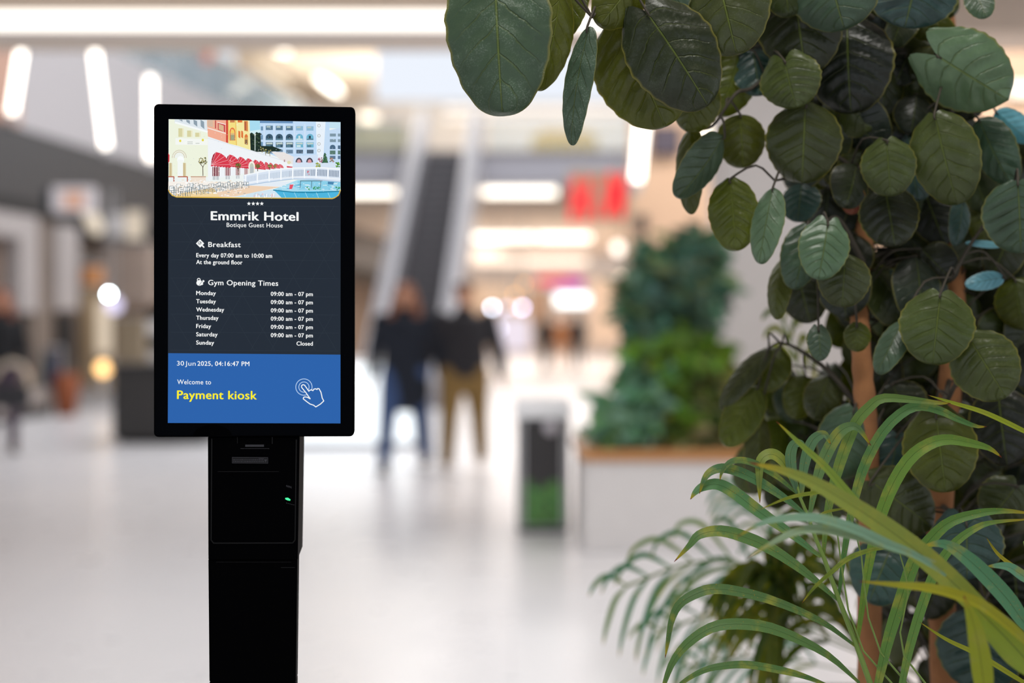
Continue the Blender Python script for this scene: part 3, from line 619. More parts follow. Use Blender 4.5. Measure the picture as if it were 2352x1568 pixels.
# ------------------------------------------------------------------ escalator
E0 = Vector((-1.78, 23.6, 0)); E1 = Vector((-1.42, 31.2, 5.03)); du = (E1-E0); du.z = 0; L_ = du.length; du.normalize(); dr_ = Vector((du.y, -du.x, 0))
esc = thing('escalator', E0, 'grey escalator with dark steps rising to the upper floor', 'escalator')
n = 26; m = MB()
for k in range(n):
    f0, f1 = k/n, (k+1)/n
    def q(f, s_, z): return E0+du*(L_*f)+dr_*s_+Vector((0, 0, z))
    z = E1.z*f1; m.hexa([q(f0, -.45, z-.35), q(f0, .45, z-.35), q(f1, .45, z-.35), q(f1, -.45, z-.35), q(f0, -.45, z), q(f0, .45, z), q(f1, .45, z), q(f1, -.45, z)])
    m.hexa([q(f0-.002, -.45, z-.03), q(f0-.002, .45, z-.03), q(f0+.004, .45, z-.03), q(f0+.004, -.45, z-.03), q(f0-.002, -.45, z), q(f0-.002, .45, z), q(f0+.004, .45, z), q(f0+.004, -.45, z)], 1)
m.build('steps', [M_step, mat('step_edge', '6c6a6e', .5)], esc)
M_esc = mat('escalator_panel', 'b8b6ba', .4, .2)
for sgn in (-1, 1):
    m = MB(); s0, s1 = sorted((sgn*.46, sgn*.74))
    def q(f, s_, z): return E0+du*(L_*f)+dr_*s_+Vector((0, 0, E1.z*f+z))
    m.hexa([q(-.06, s0, .05), q(-.06, s1, .05), q(1.02, s1, -.75), q(1.02, s0, -.75), q(-.06, s0, .75), q(-.06, s1, .75), q(1.05, s1, .78), q(1.05, s0, .78)])
    b_ = m.build('balustrade', M_esc, esc, bevel=.03)
    MB().tube([q(-.09, sgn*.60, .35), q(-.1, sgn*.60, .7), q(-.06, sgn*.60, .86), q(.5, sgn*.60, .86), q(1.05, sgn*.60, .86), q(1.12, sgn*.60, .6)], .05, 8).build('handrail', mat('rail_grey', '8c8a8e', .4), esc, b_)
# ------------------------------------------------------------------ red sign, far shop signs
sg = thing('letter_sign', P(1370, 450, 21), 'hanging cream sign box with big red slanted letters', 'sign')
m = MB(); m.panel(1306, 392, 1440, 508, 21.05, .25); m.build('box', mat('sign_cream', 'dcc0a2', emit=.4), sg, bevel=.02)
vs_, fs_ = text_mesh('H&M', .03)
x0 = min(v[0] for v in vs_); x1 = max(v[0] for v in vs_); y1 = max(v[1] for v in vs_)
for ch, ua, ub, va, vb, sk in (('H', 1306, 1362, 408, 510, .22), ('&', 1368, 1384, 456, 500, .1), ('M', 1388, 1440, 396, 500, .22)):
    vs_, fs_ = text_mesh(ch, .0 if ch == '&' else .07); xs = [v[0] for v in vs_]; ys = [v[1] for v in vs_]
    m = MB(); out = []
    for v in vs_:
        fx = (v[0]-min(xs))/(max(xs)-min(xs)); fy = (v[1]-min(ys))/(max(ys)-min(ys))
        out.append((ua+(ub-ua)*(fx*.86+fy*.14), vb+(va-vb)*fy))
    fr = [P(u, v, 20.98) for u, v in out]; bk = [P(u, v, 20.98)+Vector((0, .07, 0)) for u, v in out]
    m.add(fr, fs_); m.add(bk, [tuple(reversed(f)) for f in fs_])
    m.build('letter', mat('sign_red', 'f42430', emit=1.15), sg)
for u in (1330, 1420): MB().tube([P(u, 394, 21.15), P(u, 330, 21.15)], .015, 6).build('hanger', M_metal, sg)
s_ = thing('shop_sign', P(1290, 650, 54), 'red and violet shop sign band in the far corridor', 'sign')
MB().panel(1232, 636, 1300, 652, 54, .2).build('panel', mat('far_red', 'ee3040', emit=1.0), s_); MB().panel(1300, 636, 1340, 656, 54, .2).build('panel', mat('far_magenta', 'd83a9a', emit=.9), s_); MB().panel(1262, 654, 1340, 664, 54, .2).build('panel', mat('far_violet', '6a5ac8', emit=.8), s_)
s_ = thing('shop_sign', P(1315, 688, 50), 'bright white lit sign under the red and violet band', 'sign')
MB().panel(1278, 676, 1352, 700, 50, .15).build('panel', mat('far_white', 'f4fbfb', emit=3), s_, bevel=.03); MB().panel(1274, 672, 1356, 704, 50.1, .15).build('frame', M_metal, s_)
def bulb(u, v, d, r, label, c_, e_, name='lamp'):
    p = P(u, v, d); t = thing(name, p, label, 'light', 'small lights in the far corridor')
    MB().ball(p, r, 12, 8).build('globe', mat('lamp_'+c_, c_, emit=e_), t); MB().tube([p+Vector((0, 0, r)), Vector((p.x, p.y, 4.37))], .008, 5).build('rod', M_dark, t)
bulb(1130, 706, 38, .05, 'cool white lamp right of the man, highest of its three', 'dfeaff', 22); bulb(1200, 706, 38, .06, 'lavender white lamp level with the cool one, further right', 'd6d4ff', 13); bulb(1145, 754, 38, .055, 'cool white lamp below the other two by the man', 'd0dcff', 14)
bulb(1165, 707, 40, .06, 'faint lavender lamp between two brighter ones', 'c8c4e8', 7)
for i, (u, v) in enumerate(((1203, 652), (1182, 676), (1190, 706))): bulb(u, v, 42, .045, ('golden pendant lamp, highest of the golden ones', 'golden pendant lamp, middle of the golden ones', 'golden pendant lamp, lowest of the golden ones')[i], 'e0a050', 9)
bulb(1420, 570, 30, .12, 'round cream lamp at the right end of the strip lights', 'fff0e2', 3); bulb(1455, 690, 24, .06, 'pale lamp beside the tall planter greenery', 'f4e8c8', 5)
bulb(1430, 640, 26, .08, 'soft cream lamp between corridor and planter greenery', 'f0dcc0', 3)
sp = thing('loudspeaker', P(1476, 530, 16.45), 'small black loudspeaker on the beige wall above the greenery', 'loudspeaker')
MB().panel(1466, 492, 1488, 530, 16.3, .2).build('box', M_dark, sp, bevel=.02); MB().lathe((0, 0, 0), [(.03, 0), (.04, .01)]).build('cone', M_char, sp).location = P(1476, 512, 16.29)-sp.location
dk = thing('wall_screen', P(1530, 350, 16.4), 'dark wall panel in the gap behind hanging leaves', 'panel')
MB().panel(1500, 292, 1560, 352, 16.35, .15).build('panel', mat('aubergine', '4c4450', .5), dk); MB().panel(1497, 289, 1563, 355, 16.42, .1).build('frame', M_dark, dk)
# ------------------------------------------------------------------ left side
sg = thing('hanging_sign', P(165, 490, 19.5), 'blurred white sign box with orange centre under the dark fascia', 'sign')
MB().panel(118, 428, 212, 486, 19.5, .25).build('box', mat('sign_white', 'cfc8cc', emit=.75), sg, bevel=.02); MB().panel(146, 440, 192, 478, 19.47, .03).build('emblem', mat('sign_orange', 'd9a890', emit=.75), sg); MB().panel(100, 432, 117, 484, 19.55, .15).build('bracket', mat('sign_navy', '1f2930', .5), sg)
t = thing('spot_light', P(212, 500, 21), 'slanted warm lamp just below the white sign box', 'light')
MB().tube([P(200, 478, 21), P(222, 524, 21)], .1, 10).build('tube', mat('slant_warm', 'f2e2cc', emit=.9), t); MB().tube([P(200, 478, 21), P(200, 440, 21.3)], .02, 6).build('rod', M_metal, t)
for k, (u0, v0, u1, v1, lab) in enumerate(((246, 492, 282, 540, 'pale lit window poster left of its brighter neighbour'), (290, 486, 326, 548, 'bright cream window poster by the kiosk edge'))):
    t = thing('poster', P(u0, v1, 24.5), lab, 'poster'); MB().panel(u0, v0, u1, v1, 24.5, .04).build('sheet', mat('poster_%d' % k, ('bdb8b8', 'e2d2bc')[k], emit=.8), t); MB().panel(u0-3, v0-3, u1+3, v1+3, 24.53, .04).build('frame', M_metal, t)
def shelf_block(u0, v0, u1, v1, d, c_, lab, name, cat, t_=.4):
    t = thing(name, P((u0+u1)/2, v1, d), lab, cat); MB().panel(u0, v0, u1, v1, d, t_).build('body', mat(name+c_, c_, .6, noise=.3, scale=3), t, bevel=.03); MB().panel(u0-2, v0-4, u1+2, v0, d-.02, t_+.04).build('top', M_metal, t); return t
shelf_block(185, 610, 222, 655, 23.6, 'c98a55', 'orange display panel on the shop front left of the kiosk', 'display_board', 'board')
shelf_block(228, 560, 345, 700, 25.4, 'a8968a', 'wide beige display case behind the round white lamp', 'display_case', 'display', .6)
shelf_block(182, 660, 212, 880, 23.6, '9c8668', 'narrow tan display stand left of the pale light column', 'display_stand', 'display')
shelf_block(262, 730, 330, 832, 24.0, '8b7d68', 'olive brown display stand behind the dark counter', 'display_stand', 'display')
t = thing('light_column', P(235, 840, 23), 'pale vertical light column under the round white lamp', 'light'); MB().panel(220, 690, 250, 812, 23, .2).build('diffuser', mat('column_light', 'dccbb4', emit=.85), t, bevel=.04); MB().panel(216, 812, 254, 902, 22.98, .24).build('foot', mat('foot_tan', '8d8274', .6), t)
t = thing('lamp', P(250, 676, 21), 'round bright white lamp left of the kiosk', 'light'); MB().ball(P(250, 676, 21), .035).build('globe', mat('lamp_cool', 'e6f8ff', emit=60), t); MB().tube([P(250, 676, 21.1), P(250, 440, 21.1)], .012, 6).build('rod', M_metal, t)
t = thing('lamp', P(266, 682, 22), 'faint bluish lamp touching the round white lamp', 'light'); MB().ball(P(262, 700, 22.2), .12).build('globe', mat('lamp_faint', 'c4bedc', emit=2.0), t); MB().tube([P(266, 690, 22.2), P(266, 440, 22.2)], .012, 6).build('rod', M_metal, t)
t = thing('table_lamp', P(237, 870, 22.8), 'round amber lamp left of the dark counter', 'light'); MB().ball(P(237, 846, 22.6), .11).build('shade', mat('lamp_amber', 'eebc78', emit=4), t); MB().tube([P(237, 866, 22.6), P(237, 892, 22.6)], .04, 8).build('base', M_metal, t)
bn = thing('light_bench', P(70, 960, 20.3), 'low grey bench with pale edge in front of the left shop', 'bench')
MB().hexa([P(-80, 985, 18.2), P(118, 918, 21.3), P(118, 918, 21.9), P(-80, 985, 18.9), P(-80, 930, 18.2), P(118, 888, 21.3), P(118, 888, 21.9), P(-80, 930, 18.9)]).build('seat', mat('bench_grey', 'aaa09a', .6), bn, bevel=.03)
MB().hexa([P(-80, 1000, 18.4), P(118, 958, 21.5), P(118, 954, 21.8), P(-80, 1000, 18.7), P(-80, 980, 18.4), P(118, 915, 21.5), P(118, 915, 21.8), P(-80, 980, 18.7)]).build('base', M_char, bn)
po = thing('plant_tub', P(152, 927, 21.2), 'terracotta tub beside the low bench', 'tub'); po.location.z = 0
z1 = P(0, 858, 21.2).z; m = MB(); m.lathe(po.location, [(.14, 0), (.18, z1*.5), (.2, z1), (.17, z1), (.16, z1-.04)]); m.build('tub', mat('terracotta', '8a4a2a', .8), po); m = MB(); m.lathe(po.location, [(.165, z1-.06), (.16, z1-.03)]); m.build('soil', mat('soil', '3a2c22', .9, bump=.5), po)
rk = thing('clothes_rail', P(100, 905, 22.4), 'rail of dark blue and purple clothes in the left shop', 'clothes rail')
for k, c_ in enumerate(('3a3f78', '33355c', '4a3a68', '2f5a62', '24365e', '3c3550')):
    u = 66+k*13; m = MB(); p0 = P(u, 802, 22.3); p1 = P(u, 880, 22.3); m.tube([p0, (p0+p1)/2, p1], [.03, .07, .09], 8, 0, (0, 1, 0), .5); m.build('garment', mat('garment'+c_, c_, .8), rk)
MB().tube([P(58, 798, 22.3), P(142, 798, 22.3)], .02, 8).build('rail', M_metal, rk)
for u in (58, 142):
    p = P(u, 798, 22.3); MB().tube([p, (p.x, p.y, 0.02)], .02, 8).build('leg', M_metal, rk)
# counters
ct = thing('dark_counter', P(360, 1020, 16.3), 'dark grey bar counter behind the kiosk', 'counter'); ct.location.z = 0
a = P(258, 836, 16.2); b = P(478, 836, 16.2)
MB().box((a.x, 16.2, .06), (b.x, 17.0, a.z-.05)).build('body', M_dark, ct, bevel=.01); MB().box((a.x-.04, 16.15, a.z-.05), (b.x+.04, 17.05, a.z)).build('worktop', mat('worktop_dark', '2a2828', .35), ct, bevel=.01); MB().box((a.x+.05, 16.27, 0), (b.x-.05, 16.9, .06)).build('plinth', M_blk, ct)
cm = thing('coffee_machine', (P(385, 836, 16.5).x, 16.5, a.z), 'black and white coffee machine on the dark counter', 'coffee machine')
MB().box((-4.18, 16.35, a.z), (-3.45, 16.9, a.z+.16)).build('base', M_white, cm, bevel=.02); MB().box((-4.2, 16.4, a.z+.16), (-3.45, 16.9, a.z+.32)).build('body', M_blk, cm, bevel=.02); MB().box((-4.2, 16.33, a.z+.32), (-3.45, 16.9, a.z+.50)).build('front_panel', M_white, cm, bevel=.03); MB().box((-4.2, 16.38, a.z+.50), (-3.45, 16.9, a.z+.66)).build('bean_hopper', M_blk, cm, bevel=.03)
for k in range(2):
    x = -4.0+k*.3; MB().tube([(x, 16.36, a.z+.30), (x, 16.30, a.z+.28), (x, 16.22, a.z+.27)], .018, 8).build('filter_holder', M_metal, cm)
lc = thing('lit_counter', (-1.75, 15.6, 0), 'counter with glowing white front behind the walking couple', 'counter')
a = P(660, 825, 15.6); b = P(966, 825, 15.6)
MB().box((a.x, 15.66, .05), (b.x, 16.4, a.z-.04)).build('body', M_white, lc); MB().box((a.x-.03, 15.56, a.z-.04), (b.x+.03, 16.45, a.z)).build('worktop', M_white, lc, bevel=.01); MB().box((a.x+.02, 15.6, .08), (b.x-.08, 15.66, a.z-.06)).build('light_panel', M_white_glow, lc); MB().box((b.x-.08, 15.6, .08), (b.x-.02, 15.66, a.z-.06)).build('side_panel', mat('side_pale', 'e4e8ea', .5), lc); MB().box((a.x+.05, 15.7, 0), (b.x-.05, 16.3, .05)).build('plinth', M_grey, lc)
# litter bin
D = 9.3; bx0, bx1 = P(1184, 0, D).x, P(1311, 0, D).x; zt = P(0, 925, D).z
bn = thing('litter_bin', ((bx0+bx1)/2, D+.2, 0), 'white topped litter bin with dark panel and printed green foliage', 'bin')
MB().box((bx0+.01, D+.02, .03), (bx1-.01, D+.40, zt-.11)).build('body', M_grey, bn); MB().hexa([(bx0-.01, D-.015, zt-.1), (bx1+.01, D-.015, zt-.1), (bx1+.01, D+.42, zt-.1), (bx0-.01, D+.42, zt-.1), (bx0-.005, D+.08, zt+.01), (bx1+.005, D+.08, zt+.01), (bx1+.005, D+.40, zt+.02), (bx0-.005, D+.40, zt+.02)]).build('lid', mat('lid_white', 'f2f4f8', .5), bn, bevel=.02)
MB().box((bx0+.02, D+.02, 0), (bx1-.02, D+.38, .03)).build('base', M_dark, bn)
m = MB(); m.box((bx0+.03, D, .05), (bx1-.03, D+.02, zt-.12))
def poster_mat():
    mm = bpy.data.materials.new('bin_poster'); mm.use_nodes = True; N = mm.node_tree.nodes; L = mm.node_tree.links; b = N['Principled BSDF']; b.inputs['Roughness'].default_value = .4
    tc = N.new('ShaderNodeTexCoord'); sx = N.new('ShaderNodeSeparateXYZ'); L.new(tc.outputs['Object'], sx.inputs[0]); nz = N.new('ShaderNodeTexNoise'); nz.inputs['Scale'].default_value = 14; L.new(tc.outputs['Object'], nz.inputs['Vector'])
    ad = N.new('ShaderNodeMath'); ad.operation = 'MULTIPLY_ADD'; ad.inputs[1].default_value = .22; L.new(nz.outputs['Fac'], ad.inputs[0]); L.new(sx.outputs['Z'], ad.inputs[2])
    lt = N.new('ShaderNodeMath'); lt.operation = 'LESS_THAN'; lt.inputs[1].default_value = .43; L.new(ad.outputs[0], lt.inputs[0])
    vo = N.new('ShaderNodeTexVoronoi'); vo.inputs['Scale'].default_value = 26; L.new(tc.outputs['Object'], vo.inputs['Vector'])
    rp = N.new('ShaderNodeValToRGB'); rp.color_ramp.elements[0].color = (*lin('3f9a58'), 1); rp.color_ramp.elements[1].color = (*lin('2f4a2a'), 1); rp.color_ramp.elements[1].position = .9; e_ = rp.color_ramp.elements.new(.5); e_.color = (*lin('5a8a42'), 1); L.new(vo.outputs['Distance'], rp.inputs['Fac'])
    mx = N.new('ShaderNodeMix'); mx.data_type = 'RGBA'; mx.inputs['A'].default_value = (*lin('343233'), 1); L.new(lt.outputs[0], mx.inputs['Factor']); L.new(rp.outputs['Color'], mx.inputs['B']); L.new(mx.outputs['Result'], b.inputs['Base Color'])
    return mm
m.build('poster', poster_mat(), bn)
for x in (bx0+.015, bx0+.05, bx1-.05, bx1-.015): MB().box((x-.008, D-.02, .03), (x+.008, D, zt-.1)).build('frame_bar', M_metal, bn)
m = MB(); m.lathe((0, 0, 0), [(.001, 0), (.045, 0), (.045, .006)]); R_ = Matrix.Rotation(math.pi/2, 3, 'X'); m.v = [tuple(R_ @ Vector(x)+P(1265, 982, D-.004)) for x in m.v]; m.build('emblem', mat('emblem_white', 'd8d2da', .5), bn)
# planter with oak rim
D = 8.46; px0 = P(1333, 0, D).x; zr = P(0, 1036, D).z
pl_ = thing('white_planter', (px0+1.4, D+.5, 0), 'long white planter box with oak rim behind the litter bin', 'planter')
MB().box((px0+.02, D+.02, 0), (px0+3.4, D+1.2, zr-.06)).build('box', M_white, pl_, bevel=.01)
m = MB()
for q0, q1 in (((px0, D, zr-.06), (px0+3.42, D+.12, zr)), ((px0, D+1.1, zr-.06), (px0+3.42, D+1.22, zr)), ((px0, D+.12, zr-.06), (px0+.12, D+1.1, zr)), ((px0+3.3, D+.12, zr-.06), (px0+3.42, D+1.1, zr))): m.box(q0, q1)
m.build('rim', M_wood, pl_, bevel=.006)
MB().box((px0+.12, D+.12, zr-.07), (px0+3.3, D+1.1, zr-.03)).build('soil', mat('soil', '3a2c22', .9), pl_)
# ------------------------------------------------------------------ people
M_skin = mat('skin', 'c8957a', .5, noise=.08, scale=30); M_eye = mat('eye', '201a18', .2)
def person(name, label, u, d, H, face, cloth, hair, step=.2, arms=((0, 0), (0, 0)), long_coat=False, vox=.008, long_hair=False, wide=1.0, spread=0.0):
    base_ = P(u, 745, d); base_.z = 0; k = H/1.75; R = Matrix.Rotation(face, 3, 'Z')
    t = thing(name, base_, label, 'person')
    def W(mb):
        # broaden the trunk and limbs but not the head
        mb.v = [tuple(base_+R @ (Vector((p[0]*(wide if p[2] < 1.47 else 1+(wide-1)*max(0, (1.53-p[2])/.06)), p[1], p[2]))*k)) for p in mb.v]; return mb
    V = Vector
    sh = {}; 
    def arm(s, i):
        out, fw = arms[i]
        S = V((s*.185, .0, 1.42)); El = S+V((s*(.05+out*.5), .05-fw*.3, -.29)); Wr = El+V((s*(.0+out*.5), -.07-fw, -.25+fw*.3)); return S, El, Wr
    def leg(s):
        f = step*s
        return V((s*.09, 0, .93)), V((s*(.095+spread*.5), -.04-f*.55, .50)), V((s*(.095+spread), -f+.02, .085 if f >= 0 else .12))
    b = MB()
    b.tube([(0, 0, .90), (0, .005, 1.02), (0, .0, 1.16), (0, -.005, 1.30), (0, .0, 1.42), (0, .005, 1.47)], [.155, .145, .14, .165, .15, .07], 16, 0, (1, 0, 0), .66)
    b.tube([(0, .01, 1.44), (0, 0, 1.55)], [.062, .056], 12)
    b.ball((0, -.005, 1.645), (.074, .092, .112)); b.ball((0, -.035, 1.585), (.052, .055, .05))       # skull, jaw
    b.tube([(0, -.09, 1.655), (0, -.112, 1.628)], [.009, .015], 8); b.ball((0, -.092, 1.592), (.024, .012, .010))   # nose, mouth
    for s in (-1, 1): b.ball((s*.076, .005, 1.64), (.012, .02, .032)); b.ball((s*.03, -.082, 1.668), (.024, .014, .010))
    for i, s in enumerate((-1, 1)):
        S, El, Wr = arm(s, i); b.tube([S, (S+El)/2, El, (El+Wr)/2, Wr], [.052, .046, .04, .036, .026], 12)
        dd = (Wr-El).normalized(); pm = Wr+dd*.05; sd = V((0, -1, 0)); sd = (sd-dd*sd.dot(dd)).normalized(); fl = dd.cross(sd)*s
        b.tube([Wr, pm, Wr+dd*.095], [.024, .038, .038], 12, 0, sd, .42)
        for q in range(4):
            o_ = sd*(.027-.018*q); ln = (.066, .075, .07, .055)[q]; f0 = Wr+dd*.09+o_
            b.tube([f0, f0+dd*ln*.5-fl*.004, f0+dd*ln*.85-fl*.022], [.0095, .009, .0075], 8)
        th = Wr+dd*.03+sd*.03; b.tube([th, th+sd*.025+dd*.025, th+sd*.03+dd*.06], [.0125, .011, .009], 8)
        Hp, Kn, An = leg(s); b.tube([Hp, (Hp+Kn)/2, Kn, Kn*.55+An*.45+V((0, .012, 0)), An], [.088, .075, .054, .05, .036], 14)
        b.tube([An+V((0, .04, -.045)), An+V((0, -.06, -.04)), An+V((0, -.15, -.055))], [.038, .04, .03], 10, 0, (1, 0, 0), .75)
    W(b).build('body', M_skin, t, voxel=vox)
    e = MB(); 
    for s in (-1, 1): e.ball((s*.03, -.088, 1.668), (.011, .009, .008), 10, 6)
    W(e).build('eyes', M_eye, t)
    j = MB(); lo = .74 if long_coat else .88
    j.tube([(0, .01, lo), (0, .01, 1.0), (0, .0, 1.16), (0, -.005, 1.30), (0, .0, 1.41), (0, .008, 1.47)], [.205 if long_coat else .178, .18, .17, .195, .175, .085], 18, 0, (1, 0, 0), .72)
    j.tube([(0, .012, 1.44), (0, .012, 1.50)], [.085, .078], 14)
    for i, s in enumerate((-1, 1)):
        S, El, Wr = arm(s, i); j.tube([S, (S+El)/2, El, (El+Wr)/2, Wr-(Wr-El)*.08], [.075, .066, .06, .055, .045], 12)
    W(j).build('jacket', mat('cloth'+cloth[0], cloth[0], .85, noise=.15, scale=12), t, voxel=vox*1.2)
    tr = MB()
    tr.tube([(0, 0, .86), (0, .0, .99)], [.165, .15], 16, 0, (1, 0, 0), .72)
    for s in (-1, 1):
        Hp, Kn, An = leg(s); tr.tube([Hp, (Hp+Kn)/2, Kn, (Kn+An)/2+V((0, .01, 0)), An+V((0, 0, .02))], [.104, .09, .07, .064, .058], 14)
    W(tr).build('trousers', mat('cloth'+cloth[1], cloth[1], .85, noise=.2, scale=14), t, voxel=vox*1.2)
    for s in (-1, 1):
        Hp, Kn, An = leg(s); sh = MB(); sh.tube([An+V((0, .05, -.05)), An+V((0, -.05, -.045)), An+V((0, -.17, -.06))], [.045, .048, .034], 12, 0, (1, 0, 0), .72); sh.tube([An+V((0, .02, -.03)), An+V((0, .02, .03))], [.05, .052], 12)
        W(sh).build('shoe', mat('cloth'+cloth[2], cloth[2], .6), t, voxel=vox)
    hr = MB(); hr.ball((0, .022, 1.672), (.086, .096, .108), 16, 10); 
    for s in (-1, 1): hr.ball((s*.05, -.03, 1.728), (.045, .06, .035))
    if long_hair:
        for s in (-1, 1): hr.tube([(s*.07, .02, 1.68), (s*.092, .0, 1.58), (s*.10, -.02, 1.46), (s*.09, -.05, 1.36)], [.04, .045, .042, .022], 10)
        hr.tube([(0, .07, 1.66), (0, .09, 1.54), (0, .1, 1.40)], [.07, .08, .05], 12, 0, (1, 0, 0), .6)
    W(hr).build('hair', mat('hair'+hair, hair, .7, noise=.2, scale=40), t, voxel=vox)
    return t
person('person', 'person with reddish hair, navy coat and blue jeans walking beside the lit counter', 930, 13.3, 1.73, -.05, ('141c2a', '3c5480', '22242a'), '8a5840', -.2, ((.02, .0), (.06, -.02)), True, .008, True, 1.2, .05)
person('person', 'person in black sweater and khaki trousers walking in the couple', 1066, 13.3, 1.74, .05, ('242328', '83683a', 'cfc8c2'), '4a3226', -.1, ((.09, -.02), (.05, .02)), False, .008, False, 1.22, .04)
person('person', 'distant dark dressed person left of the pair by the white sign', 1252, 42, 1.70, 2.8, ('2a282c', '26242a', '26242a'), '3a2a24', .12, ((0, 0), (0, 0)), True, .02)
person('person', 'distant dark dressed person right of the pair by the white sign', 1326, 43, 1.70, 3.3, ('28282c', '2e2c30', '26242a'), '2e2420', .12, ((0, 0), (0, 0)), True, .02)
person('person', 'distant person in brown coat between the two dark dressed people', 1290, 44, 1.62, 3.1, ('a06a42', 'd8b89c', 'b89a84'), '8a5a3e', .1, ((0, 0), (0, 0)), True, .02)
person('person', 'person in dark jacket and plum trousers cut by the left edge', 2, 15.2, 1.72, .5, ('17181c', '4a3c4a', '2a2628'), '8a4a30', .22, ((.05, .05), (.02, .1)), False, .009, True)
hb = thing('handbag', P(28, 880, 14.8), 'pale handbag on the arm of the left edge person', 'bag')
p = P(22, 862, 14.8); MB().tube([p+Vector((-.16, 0, -.02)), p+Vector((-.1, 0, .09)), p+Vector((.02, 0, .14)), p+Vector((.13, 0, .10)), p+Vector((.2, 0, -.04)), p+Vector((.2, 0, -.12))], .03, 10).build('strap', mat('bag_cream', 'c9bba8', .6), hb)
MB().box(tuple(p+Vector((-.17, -.06, -.34))), tuple(p+Vector((.21, .06, -.1)))).build('bag_body', mat('bag_dark', '2b2a2e', .6), hb, bevel=.03)
# ------------------------------------------------------------------ plants
def leaf_mat(name, dusty=.25, trans=.25, blade=False, rough=.42):
    m = bpy.data.materials.new(name); m.use_nodes = True; N = m.node_tree.nodes; L = m.node_tree.links
    b = N['Principled BSDF']; out = N['Material Output']
    def math_(op, a, b_=None, c_=None):
        n = N.new('ShaderNodeMath'); n.operation = op
        for i, x in enumerate((a, b_, c_)):
            if x is None: continue
            if isinstance(x, (int, float)): n.inputs[i].default_value = x
            else: L.new(x, n.inputs[i])
        return n.outputs[0]
    def sstep(x, lo, hi):
        n = N.new('ShaderNodeMapRange'); n.interpolation_type = 'SMOOTHSTEP'; L.new(x, n.inputs['Value'])
        n.inputs['From Min'].default_value = lo; n.inputs['From Max'].default_value = hi
        if lo > hi: n.inputs['From Min'].default_value, n.inputs['From Max'].default_value = hi, lo; n.inputs['To Min'].default_value = 1; n.inputs['To Max'].default_value = 0
        return n.outputs['Result']
    def mix(f, a, b_):
        n = N.new('ShaderNodeMix'); n.data_type = 'RGBA'
        for key, x in (('Factor', f), ('A', a), ('B', b_)):
            if isinstance(x, tuple): n.inputs[key].default_value = (*x, 1)
            elif isinstance(x, (int, float)): n.inputs[key].default_value = x
            else: L.new(x, n.inputs[key])
        return n.outputs['Result']
    uv = N.new('ShaderNodeUVMap'); sp = N.new('ShaderNodeSeparateXYZ'); L.new(uv.outputs['UV'], sp.inputs[0])
    a = math_('ABSOLUTE', math_('MULTIPLY_ADD', sp.outputs['X'], 2, -1)); s = sp.outputs['Y']
    at = N.new('ShaderNodeAttribute'); at.attribute_name = 'tint'; col = at.outputs['Color']
    tc = N.new('ShaderNodeTexCoord'); nz = N.new('ShaderNodeTexNoise'); nz.inputs['Scale'].default_value = 30; nz.inputs['Detail'].default_value = 5; L.new(tc.outputs['Object'], nz.inputs['Vector'])
    n2 = N.new('ShaderNodeTexNoise'); n2.inputs['Scale'].default_value = 420; n2.inputs['Detail'].default_value = 3; L.new(tc.outputs['Object'], n2.inputs['Vector'])
    rib = sstep(a, .05, .015) if blade else sstep(a, .034, .01)
    hs = N.new('ShaderNodeHueSaturation'); L.new(col, hs.inputs['Color']); hs.inputs['Value'].default_value = 1.7; hs.inputs['Saturation'].default_value = .95
    if not blade:
        ph = math_('MULTIPLY_ADD', a, -1.6, math_('MULTIPLY', s, 6.5)); fr = math_('ABSOLUTE', math_('SUBTRACT', math_('FRACT', math_('ADD', ph, math_('MULTIPLY', nz.outputs['Fac'], .5))), .5))
        lat = math_('MULTIPLY', sstep(fr, .07, .0), sstep(a, 1.0, .3))
        vein = math_('MAXIMUM', rib, math_('MULTIPLY', lat, .45))
        c1 = mix(math_('MULTIPLY', sstep(nz.outputs['Fac'], .4, .75), .45), col, hs.outputs['Color'])
        c2 = mix(math_('MULTIPLY', vein, .55), c1, lin('66762c'))
        edge = math_('MULTIPLY', sstep(a, .93, .995), .55)
        c3 = mix(edge, c2, lin('8a8434'))
        dust = math_('MULTIPLY', sstep(n2.outputs['Fac'], .5, .66), math_('MULTIPLY', dusty, sstep(nz.outputs['Fac'], .35, .65)))
        c4 = mix(dust, c3, lin('9aa69c'))
        hgt = math_('ADD', math_('MULTIPLY', math_('MAXIMUM', rib, lat), -.6), math_('MULTIPLY', nz.outputs['Fac'], .9)); dist = .0045
    else:
        st = N.new('ShaderNodeTexWave'); st.inputs['Scale'].default_value = 5; st.inputs['Distortion'].default_value = .3; L.new(uv.outputs['UV'], st.inputs['Vector'])
        c1 = mix(math_('MULTIPLY', sstep(nz.outputs['Fac'], .5, .72), .65), col, lin('a0a34a'))
        c2 = mix(math_('MULTIPLY', st.outputs['Fac'], .12), c1, lin('3a5a34'))
        c3 = mix(math_('MULTIPLY', rib, .6), c2, lin('2f4a22'))
        c3 = mix(math_('MULTIPLY', sstep(n2.outputs['Fac'], .66, .72), .8), c3, lin('a88a30'))
        c3 = mix(sstep(s, .86, .965), c3, lin('a8a02c')); c4 = mix(sstep(s, .965, .985), c3, lin('7c3c1c'))
        hgt = math_('ADD', math_('MULTIPLY', rib, -.5), math_('MULTIPLY', st.outputs['Fac'], .3)); dist = .0006
    L.new(c4, b.inputs['Base Color'])
    bp = N.new('ShaderNodeBump'); bp.inputs['Strength'].default_value = .8; bp.inputs['Distance'].default_value = dist; L.new(hgt, bp.inputs['Height']); L.new(bp.outputs['Normal'], b.inputs['Normal'])
    b.inputs['Roughness'].default_value = rough; b.inputs['Specular IOR Level'].default_value = .5
